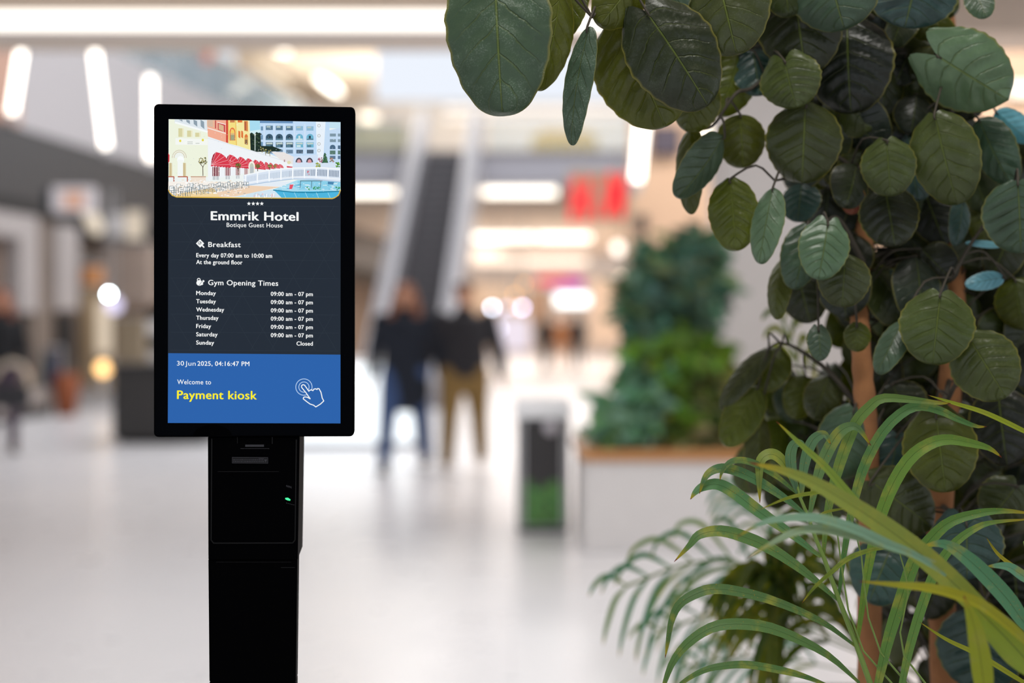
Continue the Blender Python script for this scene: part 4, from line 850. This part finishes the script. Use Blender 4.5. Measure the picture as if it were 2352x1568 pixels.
    tr = N.new('ShaderNodeBsdfTranslucent'); hs2 = N.new('ShaderNodeHueSaturation'); L.new(c4, hs2.inputs['Color']); hs2.inputs['Hue'].default_value = .47; hs2.inputs['Saturation'].default_value = 1.3; hs2.inputs['Value'].default_value = 1.3; L.new(hs2.outputs['Color'], tr.inputs['Color'])
    ms = N.new('ShaderNodeMixShader'); ms.inputs[0].default_value = trans; L.new(b.outputs[0], ms.inputs[1]); L.new(tr.outputs[0], ms.inputs[2]); L.new(ms.outputs[0], out.inputs['Surface'])
    return m
M_leaf = leaf_mat('aralia_leaf', .06, .22, False, .33); M_dusty = leaf_mat('dusty_leaf', .28, .2, False, .4); M_blade = leaf_mat('palm_leaflet', .2, .35, True, .45); M_bush = leaf_mat('planter_leaf', .0, .3, False, .6)
def bark_mat():
    m = mat('orange_bark', '9a6840', .85, noise=.35, scale=22, bump=.7); return m
M_bark = bark_mat(); M_twig = mat('dark_twig', '3b352a', .7, noise=.3, scale=40)
VIEW = Vector((0, 0, HC))
def leaf(mb, B, T, width, roll=0.0, curl=.12, droop=.06, col=(.03, .06, .02), rn=None, ns=40, nt=14, heart=.0, quilt=.02, pw=.46, mi=0):
    """one broad crinkled leaf from its base B to its tip T"""
    rn = rn or random; Lv = T-B; ln = Lv.length; L_ = Lv/ln
    n0 = VIEW-(B+T)/2; n0 = (n0-L_*n0.dot(L_)).normalized(); side = L_.cross(n0)
    R = Matrix.Rotation(roll, 3, L_); n0 = R @ n0; side = R @ side
    ph = rn.random()*6; fq = rn.uniform(4.5, 6.5); vs = []; uv = []; fs = []
    for i in range(ns+1):
        s = .5-.5*math.cos(math.pi*i/ns)
        sh_ = s*(1-heart*.8)+heart*.8
        w = width/2*(max(0, 1-(2*sh_-1)**2)**pw)*(1+.14*(.5-abs(s-.42)))*(1-.12*s)
        w *= 1+.018*math.sin(s*46+ph)
        for j in range(nt+1):
            t = -1+2*j/nt; a = abs(t)
            z = -curl*width*a**1.8-droop*ln*(4*(s-.4)**2)*1.0
            z += quilt*width*math.sin(2*math.pi*(fq*s-1.6*a)+ph)*min(1, a*3)*(1-a**4)*(4*s*(1-s)) + .02*width*math.sin(7*s+ph+3*t)*a
            back = heart*ln*math.sin(math.pi*min(1, a*1.05))*(1-s)**3*1.3
            p = B+L_*(ln*s-back)+side*(t*w)+n0*(z+.012*width*(1-min(1, a*8)))
            vs.append(p); uv.append((.5+t/2, s))
    for i in range(ns):
        for j in range(nt): fs.append((i*(nt+1)+j, i*(nt+1)+j+1, (i+1)*(nt+1)+j+1, (i+1)*(nt+1)+j))
    mb.add(vs, fs, mi, uv, col, True)
def blade(mb, pts, wmax, tilt=.3, col=(.1, .2, .06), n=26, fold=.25, peak=.38, base=.25):
    """a long narrow leaflet along a curve, folded a little on its midrib"""
    c = catmull(pts, n); vs = []; uv = []; fs = []; prev = None
    for i, p in enumerate(c):
        s = i/(n-1); t = (c[min(i+1, n-1)]-c[max(i-1, 0)]).normalized(); vd = (VIEW-p).normalized()
        x = t.cross(vd); x = x.normalized() if x.length > 1e-4 else Vector((1, 0, 0))
        if prev is not None and x.dot(prev) < 0: x = -x
        prev = x; x = Matrix.Rotation(tilt, 3, t) @ x; nn = x.cross(t)
        w = wmax/2*((base+(1-base)*math.sin(math.pi/2*min(1, s/peak))) if s < peak else max(.03, math.cos(math.pi/2*(s-peak)/(1-peak))**.75))
        for tt in (-1, -.5, 0, .5, 1):
            vs.append(p+x*(tt*w)+nn*(fold*w*abs(tt))); uv.append((.5+tt/2, s))
    for i in range(n-1):
        for j in range(4): fs.append((i*5+j, i*5+j+1, (i+1)*5+j+1, (i+1)*5+j))
    mb.add(vs, fs, 0, uv, col, True)
def jit(h, rn, a=.15):
    c = lin(h); k = 1+rn.uniform(-a, a); return tuple(min(1, x*k*(1+rn.uniform(-a/3, a/3))) for x in c)
# planter under the near plants
nb = thing('plant_trough', (1.02, 2.75, 0), 'planter trough holding the two trees and palms at the right', 'planter')
MB().box((.55, 2.05, 0), (1.75, 3.6, .44)).build('box', M_white, nb, bevel=.01); MB().box((.59, 2.09, .42), (1.71, 3.56, .46)).build('soil', mat('soil', '3a2c22', .9), nb)
PALS = {'g': '3f5240', 'd': '262c18', 'y': '434c10', 'b': '344c48', 'o': '363e1c', 'l': '546a50', 'c': '6aa6b4', 'r': '96583f', 'n': '181d12', 'e': '465226'}  # y holds the yellow-green of backlit leaves in its colour
# base u,v  tip u,v  width px  distance  kind  roll  heart  branch
LV = [
 (1134,-130,1150,250,248,2.17,'g',.1,0,0),(1292,-45,1252,205,100,2.24,'y',.6,0,0),(1350,58,1300,330,66,2.22,'g',.5,0,0),(1425,45,1525,288,225,2.30,'y',.1,.05,0),(1484,24,1628,238,208,2.26,'d',-.2,.1,0),
 (1475,-70,1385,52,120,2.28,'y',.2,0,0),(1640,-90,1690,116,215,2.28,'o',.0,.05,0),(1548,-80,1530,52,95,2.3,'g',.3,0,0),(1822,-40,1850,166,200,2.42,'d',.1,.05,1),(1900,-80,1936,62,205,2.36,'g',.2,.05,1),
 (2110,-80,2080,62,215,2.40,'b',-.2,.05,5),(2235,-30,2265,36,66,2.42,'g',.2,0,5),(2112,30,2132,96,64,2.5,'y',.2,0,5),(1945,45,1952,253,205,2.46,'n',.1,.05,1),(2152,128,2318,232,186,2.42,'l',.15,.2,6),
 (1802,140,1828,246,142,2.40,'e',.2,.15,1),(1728,110,1745,215,112,2.5,'b',.2,0,1),(1850,238,1842,420,176,2.42,'o',.0,.02,1),(1700,262,1708,386,114,2.48,'y',.1,0,1),(1665,312,1566,455,84,2.42,'g',.7,0,1),
 (1585,290,1576,488,66,2.46,'y',.5,0,1),(1678,410,1690,574,116,2.42,'y',.05,.02,2),(1776,428,1742,600,74,2.40,'l',.3,0,2),(1930,305,1948,430,116,2.54,'y',.2,0,2),(2036,322,2046,448,126,2.42,'e',.0,.06,2),
 (2146,262,2196,470,158,2.40,'e',.1,.03,6),(2246,272,2318,425,100,2.5,'g',.3,0,6),(2032,428,2056,562,136,2.48,'d',.1,.03,2),(2086,300,2104,455,100,2.52,'b',.4,0,6),(2338,418,2346,582,165,2.40,'g',.1,.03,7),
 (2212,455,2200,562,48,2.5,'b',.6,0,6),(2288,258,2370,330,66,2.55,'c',.3,0,6),(1902,512,1882,636,116,2.40,'l',-.1,.12,3),(1856,518,1828,662,92,2.46,'g',.3,.03,3),(1800,585,1772,726,56,2.5,'y',.6,0,3),
 (1942,586,1934,704,122,2.42,'o',.0,.02,3),(1842,418,1832,506,92,2.54,'b',.3,0,2),(1958,418,1960,492,58,2.5,'r',.2,0,2),(1880,752,1886,826,56,2.44,'g',.2,.1,3),(1968,743,1967,808,62,2.46,'y',.1,.05,3),
 (2078,732,2014,852,66,2.42,'g',.4,0,7),(2160,674,2142,834,170,2.36,'e',.0,.06,7),(2226,776,2312,914,156,2.38,'e',.1,.06,8),(2308,636,2220,652,44,2.5,'c',.2,0,7),(2302,564,2220,556,18,2.5,'c',.2,0,7),
 (1766,798,1646,932,54,2.62,'o',.5,0,4),(1742,886,1664,1022,90,2.62,'y',.2,0,4),(1795,798,1738,892,96,2.66,'y',.2,0,4),(1746,946,1740,1134,62,2.62,'o',.4,0,4),(2150,952,2172,1128,168,2.42,'y',.0,.1,8),
 (1962,940,1930,1104,140,2.50,'g',.1,.05,4),(2062,998,2040,1116,115,2.52,'b',.2,.05,8),(2000,1104,2150,1216,150,2.46,'o',.1,.06,8),(2220,1202,2222,1334,168,2.42,'b',.1,.2,9),(2052,1244,1996,1378,156,2.50,'b',.1,.05,9),
 (2336,1116,2270,1196,120,2.50,'o',.2,.1,9),(2250,1412,2246,1600,200,2.50,'b',.1,.05,9),(2292,896,2312,1070,150,2.52,'n',.1,.03,8),(1890,310,1910,430,90,2.6,'d',.2,0,2),(2010,180,2060,290,110,2.6,'d',.2,0,1),
 (2090,110,2060,190,90,2.55,'n',.2,0,5),(1830,620,1860,740,110,2.6,'d',.1,0,3),(1905,430,1890,540,90,2.6,'d',.2,0,2),(2120,430,2170,560,110,2.6,'n',.2,0,6),(2270,430,2260,560,80,2.56,'y',.2,0,6),
 (2240,930,2130,1000,110,2.6,'d',.1,0,8),(2030,620,2070,740,110,2.58,'b',.2,0,7),(1760,30,1790,190,120,2.6,'n',.1,0,1),(1700,120,1660,260,120,2.5,'y',.3,0,1),(2040,60,2110,140,120,2.58,'n',.2,0,5),
 (2080,1240,2110,1330,90,2.6,'d',.2,0,9),(2330,1300,2340,1420,150,2.6,'n',.1,0,9),(2180,1290,2120,1420,100,2.62,'d',.2,0,9),(1620,180,1570,300,110,2.4,'y',.3,0,0),(1330,-60,1290,80,70,2.3,'y',.6,0,0),
 (2330,640,2350,760,110,2.55,'y',.2,0,7),(2050,880,2090,980,120,2.58,'d',.1,0,8),(1905,860,1870,960,90,2.6,'o',.2,0,4),(1850,860,1830,960,80,2.66,'y',.2,0,4),(2190,160,2240,270,120,2.56,'n',.2,0,6)]
TR = [(1,[(1990,-260,2.66),(2002,0,2.66),(2010,200,2.66),(1998,400,2.64),(1984,560,2.6),(1974,720,2.56),(1982,860,2.52),(1992,1000,2.52),(1998,1200,2.54),(1997,1400,2.56),(1996,1568,2.58),(2000,1900,2.62)]),
      (2,[(2150,-260,2.7),(2178,60,2.7),(2198,300,2.7),(2196,560,2.68),(2188,800,2.62),(2172,1000,2.62),(2160,1200,2.64),(2164,1400,2.66),(2168,1568,2.68),(2176,1850,2.7)])]
BR = [[(2002,40,2.5),(1850,-60,2.42),(1600,-110,2.34),(1460,-60,2.3),(1360,40,2.26)],[(2006,150,2.5),(1930,60,2.5),(1830,120,2.48),(1730,200,2.48),(1690,215,2.46),(1640,285,2.46),(1600,300,2.46)],[(1994,430,2.52),(1920,360,2.52),(1840,400,2.5),(1780,415,2.46)],[(1982,600,2.52),(1920,500,2.5),(1870,560,2.5),(1830,560,2.5)],[(1990,950,2.54),(1900,850,2.6),(1830,800,2.62),(1790,785,2.62)],
      [(2186,150,2.58),(2140,40,2.54),(2120,-80,2.5)],[(2198,330,2.6),(2180,240,2.52),(2140,150,2.5),(2240,250,2.56)],[(2196,600,2.6),(2186,640,2.5),(2230,560,2.5),(2330,420,2.46)],[(2184,860,2.62),(2170,930,2.5),(2240,780,2.46),(2220,800,2.42)],[(2162,1160,2.64),(2190,1180,2.5),(2220,1200,2.46),(2260,1380,2.52)]]
rn = random.Random(21)
def near_on(path, p):
    return min(path, key=lambda q: (q-p).length)
trees = {}
for tid, pts in TR:
    base_ = P(*pts[-1][:2], pts[-1][2]); base_.z = .45
    labs = {1: 'slim tree with round dark leaves and orange bark reaching over towards the kiosk', 2: 'round leaved tree with thick orange stem at the right edge'}
    t = thing('leafy_tree', base_, labs[tid], 'tree'); path = catmull([P(*p) for p in pts]+[base_], 60)
    r = [.010+.016*(i/59)**.7*(1.2 if tid == 2 else .85) for i in range(60)]
    m = MB(); m.tube(path, [x*(1+.08*rn.uniform(-1, 1)) for x in r], 14, round_ends=False); tk = m.build('trunk', M_bark, t)
    trees[tid] = (t, path, tk)
bough = []
for k, pts in enumerate(BR):
    t, path, tk = trees[1 if k < 5 else 2]; c = catmull([P(*p) for p in pts], 28)
    m = MB(); m.tube(c, [.0055-.0035*i/27 for i in range(28)], 8)
    fol = MB()
    for (bu, bv, tu, tv, w, d, kd, roll, heart, br) in LV:
        if br != k: continue
        dz = rn.uniform(-.02, .03); B = P(bu, bv, d); T = P(tu, tv, d-dz*1.0)
        leaf(fol, B, T, w*d/F/max(.35, math.cos(roll)), roll*rn.choice((1, 1, -1)), rn.uniform(.06, .16), rn.uniform(.02, .09), jit(PALS[kd], rn), rn, heart=heart, quilt=rn.uniform(.016, .034), pw=.4 if bu == 1134 else .46, mi=1 if bu in (1134, 1350) else 0)
        q = near_on(c, B); mid = (q+B)/2+Vector((rn.uniform(-.01, .01), 0, .02+.05*(q-B).length))
        m.tube(catmull([q, mid, B, B+(T-B)*.06], 10), [.002]*8+[.0017, .0013], 6)
    bo = m.build('branch', M_twig, t); bough.append((bo, c)); fol.build('foliage', [M_leaf, M_dusty], t, bo)
# inner leaves of the dense crowns
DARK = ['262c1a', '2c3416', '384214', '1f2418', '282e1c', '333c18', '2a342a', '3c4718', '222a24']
def inner(tid, n, u0, u1, v0, v1, d0, d1, cols=DARK, skip=lambda u, v: False):
    t, path, tk = trees[tid]; fol = MB(); tw = MB(); cnt = 0
    while cnt < n:
        u, v = rn.uniform(u0, u1), rn.uniform(v0, v1)
        if skip(u, v): continue
        d = rn.uniform(d0, d1); B = P(u, v, d); a = rn.uniform(-.8, .8); ln = rn.uniform(.07, .115); T = B+Vector((math.sin(a)*ln, rn.uniform(-.03, .03), -math.cos(a)*ln))
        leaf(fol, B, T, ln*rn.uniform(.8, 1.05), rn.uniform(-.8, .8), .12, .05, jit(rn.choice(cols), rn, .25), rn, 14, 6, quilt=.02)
        q = near_on(path, B+Vector((0, 0, -.08))); tw.tube(catmull([q, (q+B)/2+Vector((0, .01, .03)), B], 8), .0018, 5); cnt += 1
    b2 = tw.build('branch', M_twig, t); fol.build('foliage', M_leaf, t, b2)
gap = lambda u, v: (u > 2120 and v < 250) or (u < 1960 and 640 < v)
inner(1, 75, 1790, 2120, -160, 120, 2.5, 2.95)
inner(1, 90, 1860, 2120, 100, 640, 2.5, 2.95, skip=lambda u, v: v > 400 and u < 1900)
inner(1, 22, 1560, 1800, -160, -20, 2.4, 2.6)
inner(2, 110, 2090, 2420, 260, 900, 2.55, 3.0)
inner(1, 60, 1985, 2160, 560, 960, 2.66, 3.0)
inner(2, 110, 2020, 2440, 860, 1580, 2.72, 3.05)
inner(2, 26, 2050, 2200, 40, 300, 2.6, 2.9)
inner(1, 34, 1760, 1960, 830, 1120, 2.72, 3.05, ['3c4a1c', '2c3818', '4a5a1c', '28341c', '35482c'])
# ---- palms
def C4(x, y, d): return P(1600+x/2.1835, 850+y/2.1835, d)
def C5(x, y, d): return P(1380+x/2.761, 1000+y/2.761, d)
G1, G2, G3, G4 = '567a48', '6f8f4a', '93993a', '5d8a70'
def frond(t, rachis, r0, blades, label=None):
    m = MB(); m.tube(rachis, [r0*(.4+.6*i/(len(rachis)-1)) for i in range(len(rachis))], 8)
    st_ = m.build('stalk', mat('palm_stalk', '6f8a3a', .5, noise=.2, scale=30), t)
    m = MB()
    for pts, w, tilt, c_ in blades: blade(m, pts, w, tilt, jit(c_, rn, .1))
    m.build('frond', M_blade, t, st_); return st_
palm = thing('parlour_palm', (.72, 2.3, .45), 'palm with sharp arching green leaflets in front of the trees', 'palm')
dm = 2.2; rc = [(500, 560), (520, 640), (560, 735), (600, 850), (640, 945), (712, 1145), (800, 1372), (870, 1568)]
rach = [C4(x, y, dm) for x, y in rc]+[P(2030, 1750, 2.22), Vector((.72, 2.3, .44))]
def b5(pts, w, tilt=.25, c_=G1, d0=2.2, d1=2.16): n = len(pts)-1; return ([C5(x, y, d0+(d1-d0)*i/n) for i, (x, y) in enumerate(pts)], w/2.761*2.2/F, tilt, c_)
def b4(pts, w, tilt=.25, c_=G1, d0=2.2, d1=2.18): n = len(pts)-1; return ([C4(x, y, d0+(d1-d0)*i/n) for i, (x, y) in enumerate(pts)], w/2.1835*2.2/F, tilt, c_)
bl = [b5([(1615,1335),(1400,1180),(1100,1050),(850,985),(700,975),(590,1010),(500,1070),(450,1170),(425,1310),(408,1410)], 66, .2),
 b5([(1640,1568),(1450,1400),(1250,1290),(1050,1215),(850,1195),(700,1220),(560,1310),(460,1430),(405,1568),(390,1620)], 72, .2),
 b5([(1480,1600),(1300,1530),(1150,1490),(950,1455),(800,1458),(650,1490),(500,1580),(430,1680)], 50, .2),
 b5([(1500,1040),(1300,870),(1080,720),(900,640),(750,605),(625,630),(560,700),(465,800)], 78, .2),
 b5([(1395,770),(1200,620),(1000,480),(850,365),(740,310),(650,325),(600,360),(568,405)], 80, .2, '557f56'),
 b5([(1310,510),(1170,400),(1000,290),(860,225),(760,208),(690,235),(650,290),(626,370)], 66, .2, '557f56'),
 b5([(1245,370),(1130,270),(1000,190),(900,158),(820,170),(770,230),(755,285)], 46, .3),
 b4([(500,600),(440,470),(380,422),(325,450),(315,540),(318,665)], 58, .3, '7d8f4a'),
 b4([(505,620),(480,520),(470,430),(488,372),(525,366),(540,390)], 56, .2, '5f8560'),
 b4([(525,640),(540,470),(580,355),(640,320),(672,370)], 56, .2, '5f8560'),
 b4([(565,735),(600,560),(640,440),(700,330),(755,285),(810,290),(875,378)], 62, .15, '668a56'),
 b4([(635,945),(650,750),(690,560),(740,400),(800,260),(860,190),(930,140),(1060,145),(1200,162),(1275,166)], 58, .15, '6a8a4a'),
 b4([(712,1140),(745,880),(790,650),(840,480),(930,310),(1040,205),(1130,178),(1230,205),(1300,240),(1400,280),(1455,282)], 54, .15, '56844c'),
 b4([(805,1370),(850,1050),(900,800),(970,600),(1060,450),(1160,372),(1260,346),(1380,366),(1470,392),(1530,437)], 66, .15, '66903e'),
 b4([(880,1640),(910,1568),(960,1350),(1030,1130),(1090,960),(1170,850),(1270,760),(1420,715),(1550,705),(1700,720)], 66, .15, '5f8a46'),
 b4([(1000,1700),(1030,1568),(1070,1380),(1130,1180),(1200,1000),(1290,870),(1400,790),(1500,760),(1700,745)], 50, .15, '5f8a46')]
frond(palm, rach, .0052, bl)
# leaning fronds that come from the right
q = lambda x, y, d=2.0: C4(x, y, d)
st = [q(1642, 1200, 2.1), q(1750, 1420, 2.1), P(2420, 1800, 2.2), Vector((.80, 2.3, .44))]
frond(palm, st, .004, [b4([(1700,1420),(1642,1385),(1480,1255),(1300,1078),(1130,925),(950,790),(800,690),(620,582),(450,508),(262,462)], 98, .1, '84944a', 1.98, 1.92),
 b4([(980,845),(900,770),(780,640),(640,480),(520,370),(400,256)], 40, .2, '7a9440', 2.03, 2.05), b4([(1250,1030),(1100,930),(950,870),(800,800),(620,745),(450,742),(320,770),(200,838)], 48, .4, '86a890', 1.94, 1.88),
 b4([(1200,960),(1000,900),(850,845),(650,800),(520,805),(400,855),(250,945)], 48, .4, '86a080', 1.94, 1.88), b4([(1720,1440),(1642,1350),(1450,1190),(1290,1122),(1150,1090),(1000,1076),(815,1058)], 50, .3, '9c9a20', 1.92, 1.9),
 b4([(1460,1700),(1440,1568),(1420,1420),(1388,1270),(1340,1130)], 90, .1, '8e9a20', 1.9, 1.88), b4([(1750,1560),(1642,1440),(1540,1330),(1430,1220),(1350,1130)], 150, .1, '7e9430', 1.95, 1.93)])
st = [q(1700, 1250, 2.12), q(1800, 1500, 2.14), P(2440, 1820, 2.25), Vector((.84, 2.32, .44))]
frond(palm, st, .004, [b4([(1700,1330),(1642,1265),(1560,1150),(1450,1030),(1340,930),(1240,872),(1135,880)], 84, .2, '5f9070', 2.1, 2.06)])
for r_, b_ in (([q(1690, 1060, 2.12), q(1800, 1300, 2.16)], [b4([(1720,1080),(1642,1035),(1560,985),(1455,982)], 52, .2, '6a9a80', 2.12, 2.1)]),
        ([q(1640, 860, 2.24), q(1720, 1250, 2.25)], [b4([(1720,345),(1642,305),(1450,215),(1290,165),(1158,124)], 26, .2, '96a42c', 2.22, 2.2)]),
        ([q(1690, 1590, 2.18), q(1800, 1700, 2.2)], [b4([(1700,1600),(1600,1540),(1420,1430),(1250,1348),(1118,1262)], 26, .2, '96a02a', 2.16, 2.18)]),
        ([q(1700, 1040, 2.2), q(1780, 1300, 2.22)], [b4([(1720,1060),(1642,1018),(1520,930),(1452,838)], 22, .2, 'a09a2a', 2.18, 2.2)]),
        ([q(1010, 885, 2.16), q(1060, 1100, 2.18), q(1080, 1500, 2.2)], [b4([(1010,888),(880,900),(760,945),(680,1010),(590,1090),(528,1168)], 26, .3, '6a8428', 2.16, 2.12)]),
        ([q(640, 610, 2.15), q(700, 800, 2.18), q(900, 1500, 2.2)], [b4([(640,610),(590,615),(460,640),(318,698)], 20, .3, '7a8a2a', 2.15, 2.1)]),
        ([q(760, 690, 2.15), q(820, 900, 2.18), q(980, 1500, 2.2)], [b4([(760,690),(640,715),(565,772)], 14, .3, '7a8a2a', 2.15, 2.12)])):
    frond(palm, catmull(r_+[P(2430, 1820, 2.25), Vector((.84, 2.32, .44))], 16), .0022, b_)
# palms further back, out of focus
def soft_palm(label, root, fronds, cols, seed):
    t = thing('low_palm', root, label, 'palm'); r2 = random.Random(seed)
    for pts, ln, w in fronds:
        c = catmull([Vector(root)]+[P(*p) for p in pts], 26); bl = []
        for i in range(7, 26, 1 if w > .016 else 2):
            p = c[i]; tg = (c[min(i+1, 25)]-c[i-1]).normalized(); s = (i-6)/19; l_ = ln*(.45+.75*math.sin(math.pi*min(1, s*.8+.15)))
            for sd in (-1, 1):
                sv = tg.cross(Vector((0, -1, 0))).normalized()*sd; dn = Vector((0, 0, -1))
                d_ = (tg*.75+sv*.55+Vector((0, r2.uniform(-.3, .3), 0))).normalized()
                bl.append(([p, p+d_*l_*.5+Vector((0, 0, .01)), p+d_*l_*.85+dn*l_*.2, p+d_*l_+dn*l_*.5], w, r2.uniform(-.4, .4), r2.choice(cols)))
        frond(t, c, .004, bl)
    return t
BC = ['689684', '76a290', '5c8a6c', '7c9a6c']
soft_palm('blurred bluish palm spreading left over the floor, behind the sharp palm', (1.15, 3.45, .45), [([(1840,1420,3.5),(1740,1310,3.5),(1600,1290,3.5),(1440,1345,3.45)], .19, .014), ([(1900,1460,3.55),(1780,1390,3.55),(1660,1400,3.5),(1520,1450,3.5)], .15, .012), ([(1900,1530,3.6),(1800,1510,3.6),(1680,1510,3.55),(1580,1530,3.5)], .14, .012), ([(1860,1380,3.6),(1790,1280,3.6),(1740,1180,3.6),(1670,1130,3.6)], .10, .01)], BC, 4)
soft_palm('blurred olive palm standing low between the tree stems', (1.2, 3.3, .45), [([(1860,1400,3.3),(1800,1340,3.25),(1760,1300,3.2)], .17, .02), ([(1850,1450,3.35),(1820,1400,3.3),(1790,1420,3.2)], .17, .02), ([(1910,1300,3.35),(1900,1120,3.3),(1860,980,3.3)], .12, .02), ([(1960,1300,3.4),(1930,1000,3.4),(1850,880,3.4),(1800,740,3.4)], .11, .014), ([(2080,1400,3.4),(2080,1250,3.3),(2040,1150,3.3)], .12, .02)], ['5c6c1e', '4c6424', '6a7a2a', '3f5a20'], 5)
# ---- greenery in the far planter
def bush(name, label, cat, root, vols, cols, n, size, slim, seed, stem=None):
    t = thing(name, root, label, cat); r2 = random.Random(seed); st_ = MB(); fo = MB(); root = Vector(root)
    for c_, rad, cnt in vols:
        for k in range(3): e_ = c_+Vector((r2.uniform(-1, 1)*rad.x*.6, r2.uniform(-1, 1)*rad.y*.6, rad.z*r2.uniform(-.2, .7))); st_.tube(catmull([root+Vector((r2.uniform(-.04, .04), 0, 0)), (root+e_)/2+Vector((r2.uniform(-.05, .05), 0, 0)), e_], 8), [.016-.0016*i for i in range(8)], 6)
        for k in range(cnt):
            while True:
                q_ = Vector((r2.uniform(-1, 1), r2.uniform(-1, 1), r2.uniform(-1, 1)))
                if q_.length < 1: break
            p = c_+Vector((q_.x*rad.x, q_.y*rad.y, q_.z*rad.z)); a = r2.uniform(0, 6.28); el = r2.uniform(-.9, .5); l_ = size*r2.uniform(.6, 1.2)
            T = p+Vector((math.cos(a)*math.cos(el), math.sin(a)*math.cos(el), math.sin(el)))*l_
            leaf(fo, p, T, l_*slim, r2.uniform(-1, 1), .15, .15, jit(r2.choice(cols), r2, .3), r2, 6, 2, quilt=0)
    s_ = st_.build('stem', M_twig, t); fo.build('foliage', M_bush, t); return t
zs = zr-.04; X = lambda u, v, d: P(u, v, d)
def vol(u, v, d, ru, rv, rd, n): return (P(u, v, d), Vector((ru*d/F, rd, rv*d/F)), n)
bush('planter_shrub', 'tall bluish green shrub rising from the oak rimmed planter', 'shrub', (P(1560, 0, 9.0).x, 9.0, zs), [vol(1555, 640, 9.0, 90, 85, .22, 230), vol(1600, 560, 9.0, 60, 45, .15, 90), vol(1500, 690, 9.0, 70, 80, .18, 150), vol(1610, 700, 9.0, 45, 60, .15, 90), vol(1490, 610, 9.0, 50, 50, .15, 70), vol(1625, 640, 9.0, 40, 60, .15, 60), vol(1480, 770, 9.0, 50, 50, .15, 70)], ['557c64', '3f6450', '688c78', '4c7a6c', '6c8054', '38564a'], 0, .16, .42, 31)
bush('planter_shrub', 'bright green bushy shrub below the tall bluish one', 'shrub', (P(1560, 0, 8.9).x, 8.9, zs), [vol(1555, 830, 8.9, 110, 85, .25, 300), vol(1560, 940, 8.9, 90, 70, .2, 160)], ['56821e', '416616', '6a9428', '34500f', '50781c', '7c8a34'], 0, .15, .5, 32)
bush('planter_shrub', 'low blue green bush at the left end of the oak rimmed planter', 'shrub', (P(1450, 0, 8.8).x, 8.8, zs), [vol(1448, 955, 8.8, 70, 70, .2, 200), vol(1420, 1000, 8.8, 60, 40, .15, 90), vol(1480, 890, 8.8, 60, 60, .15, 80)], ['78a88e', '5c8c72', '8ab49c', '4c7450', '66965c'], 0, .17, .45, 33)
bush('planter_shrub', 'sparse brownish shrub right of the bright green one', 'shrub', (P(1650, 0, 8.9).x, 8.9, zs), [vol(1640, 900, 8.9, 60, 90, .2, 80), vol(1680, 1000, 8.9, 60, 40, .2, 70), vol(1580, 1010, 8.8, 80, 30, .15, 90)], ['5c6c34', '8a8450', '4a4c26', 'a8a070'], 0, .13, .45, 34)
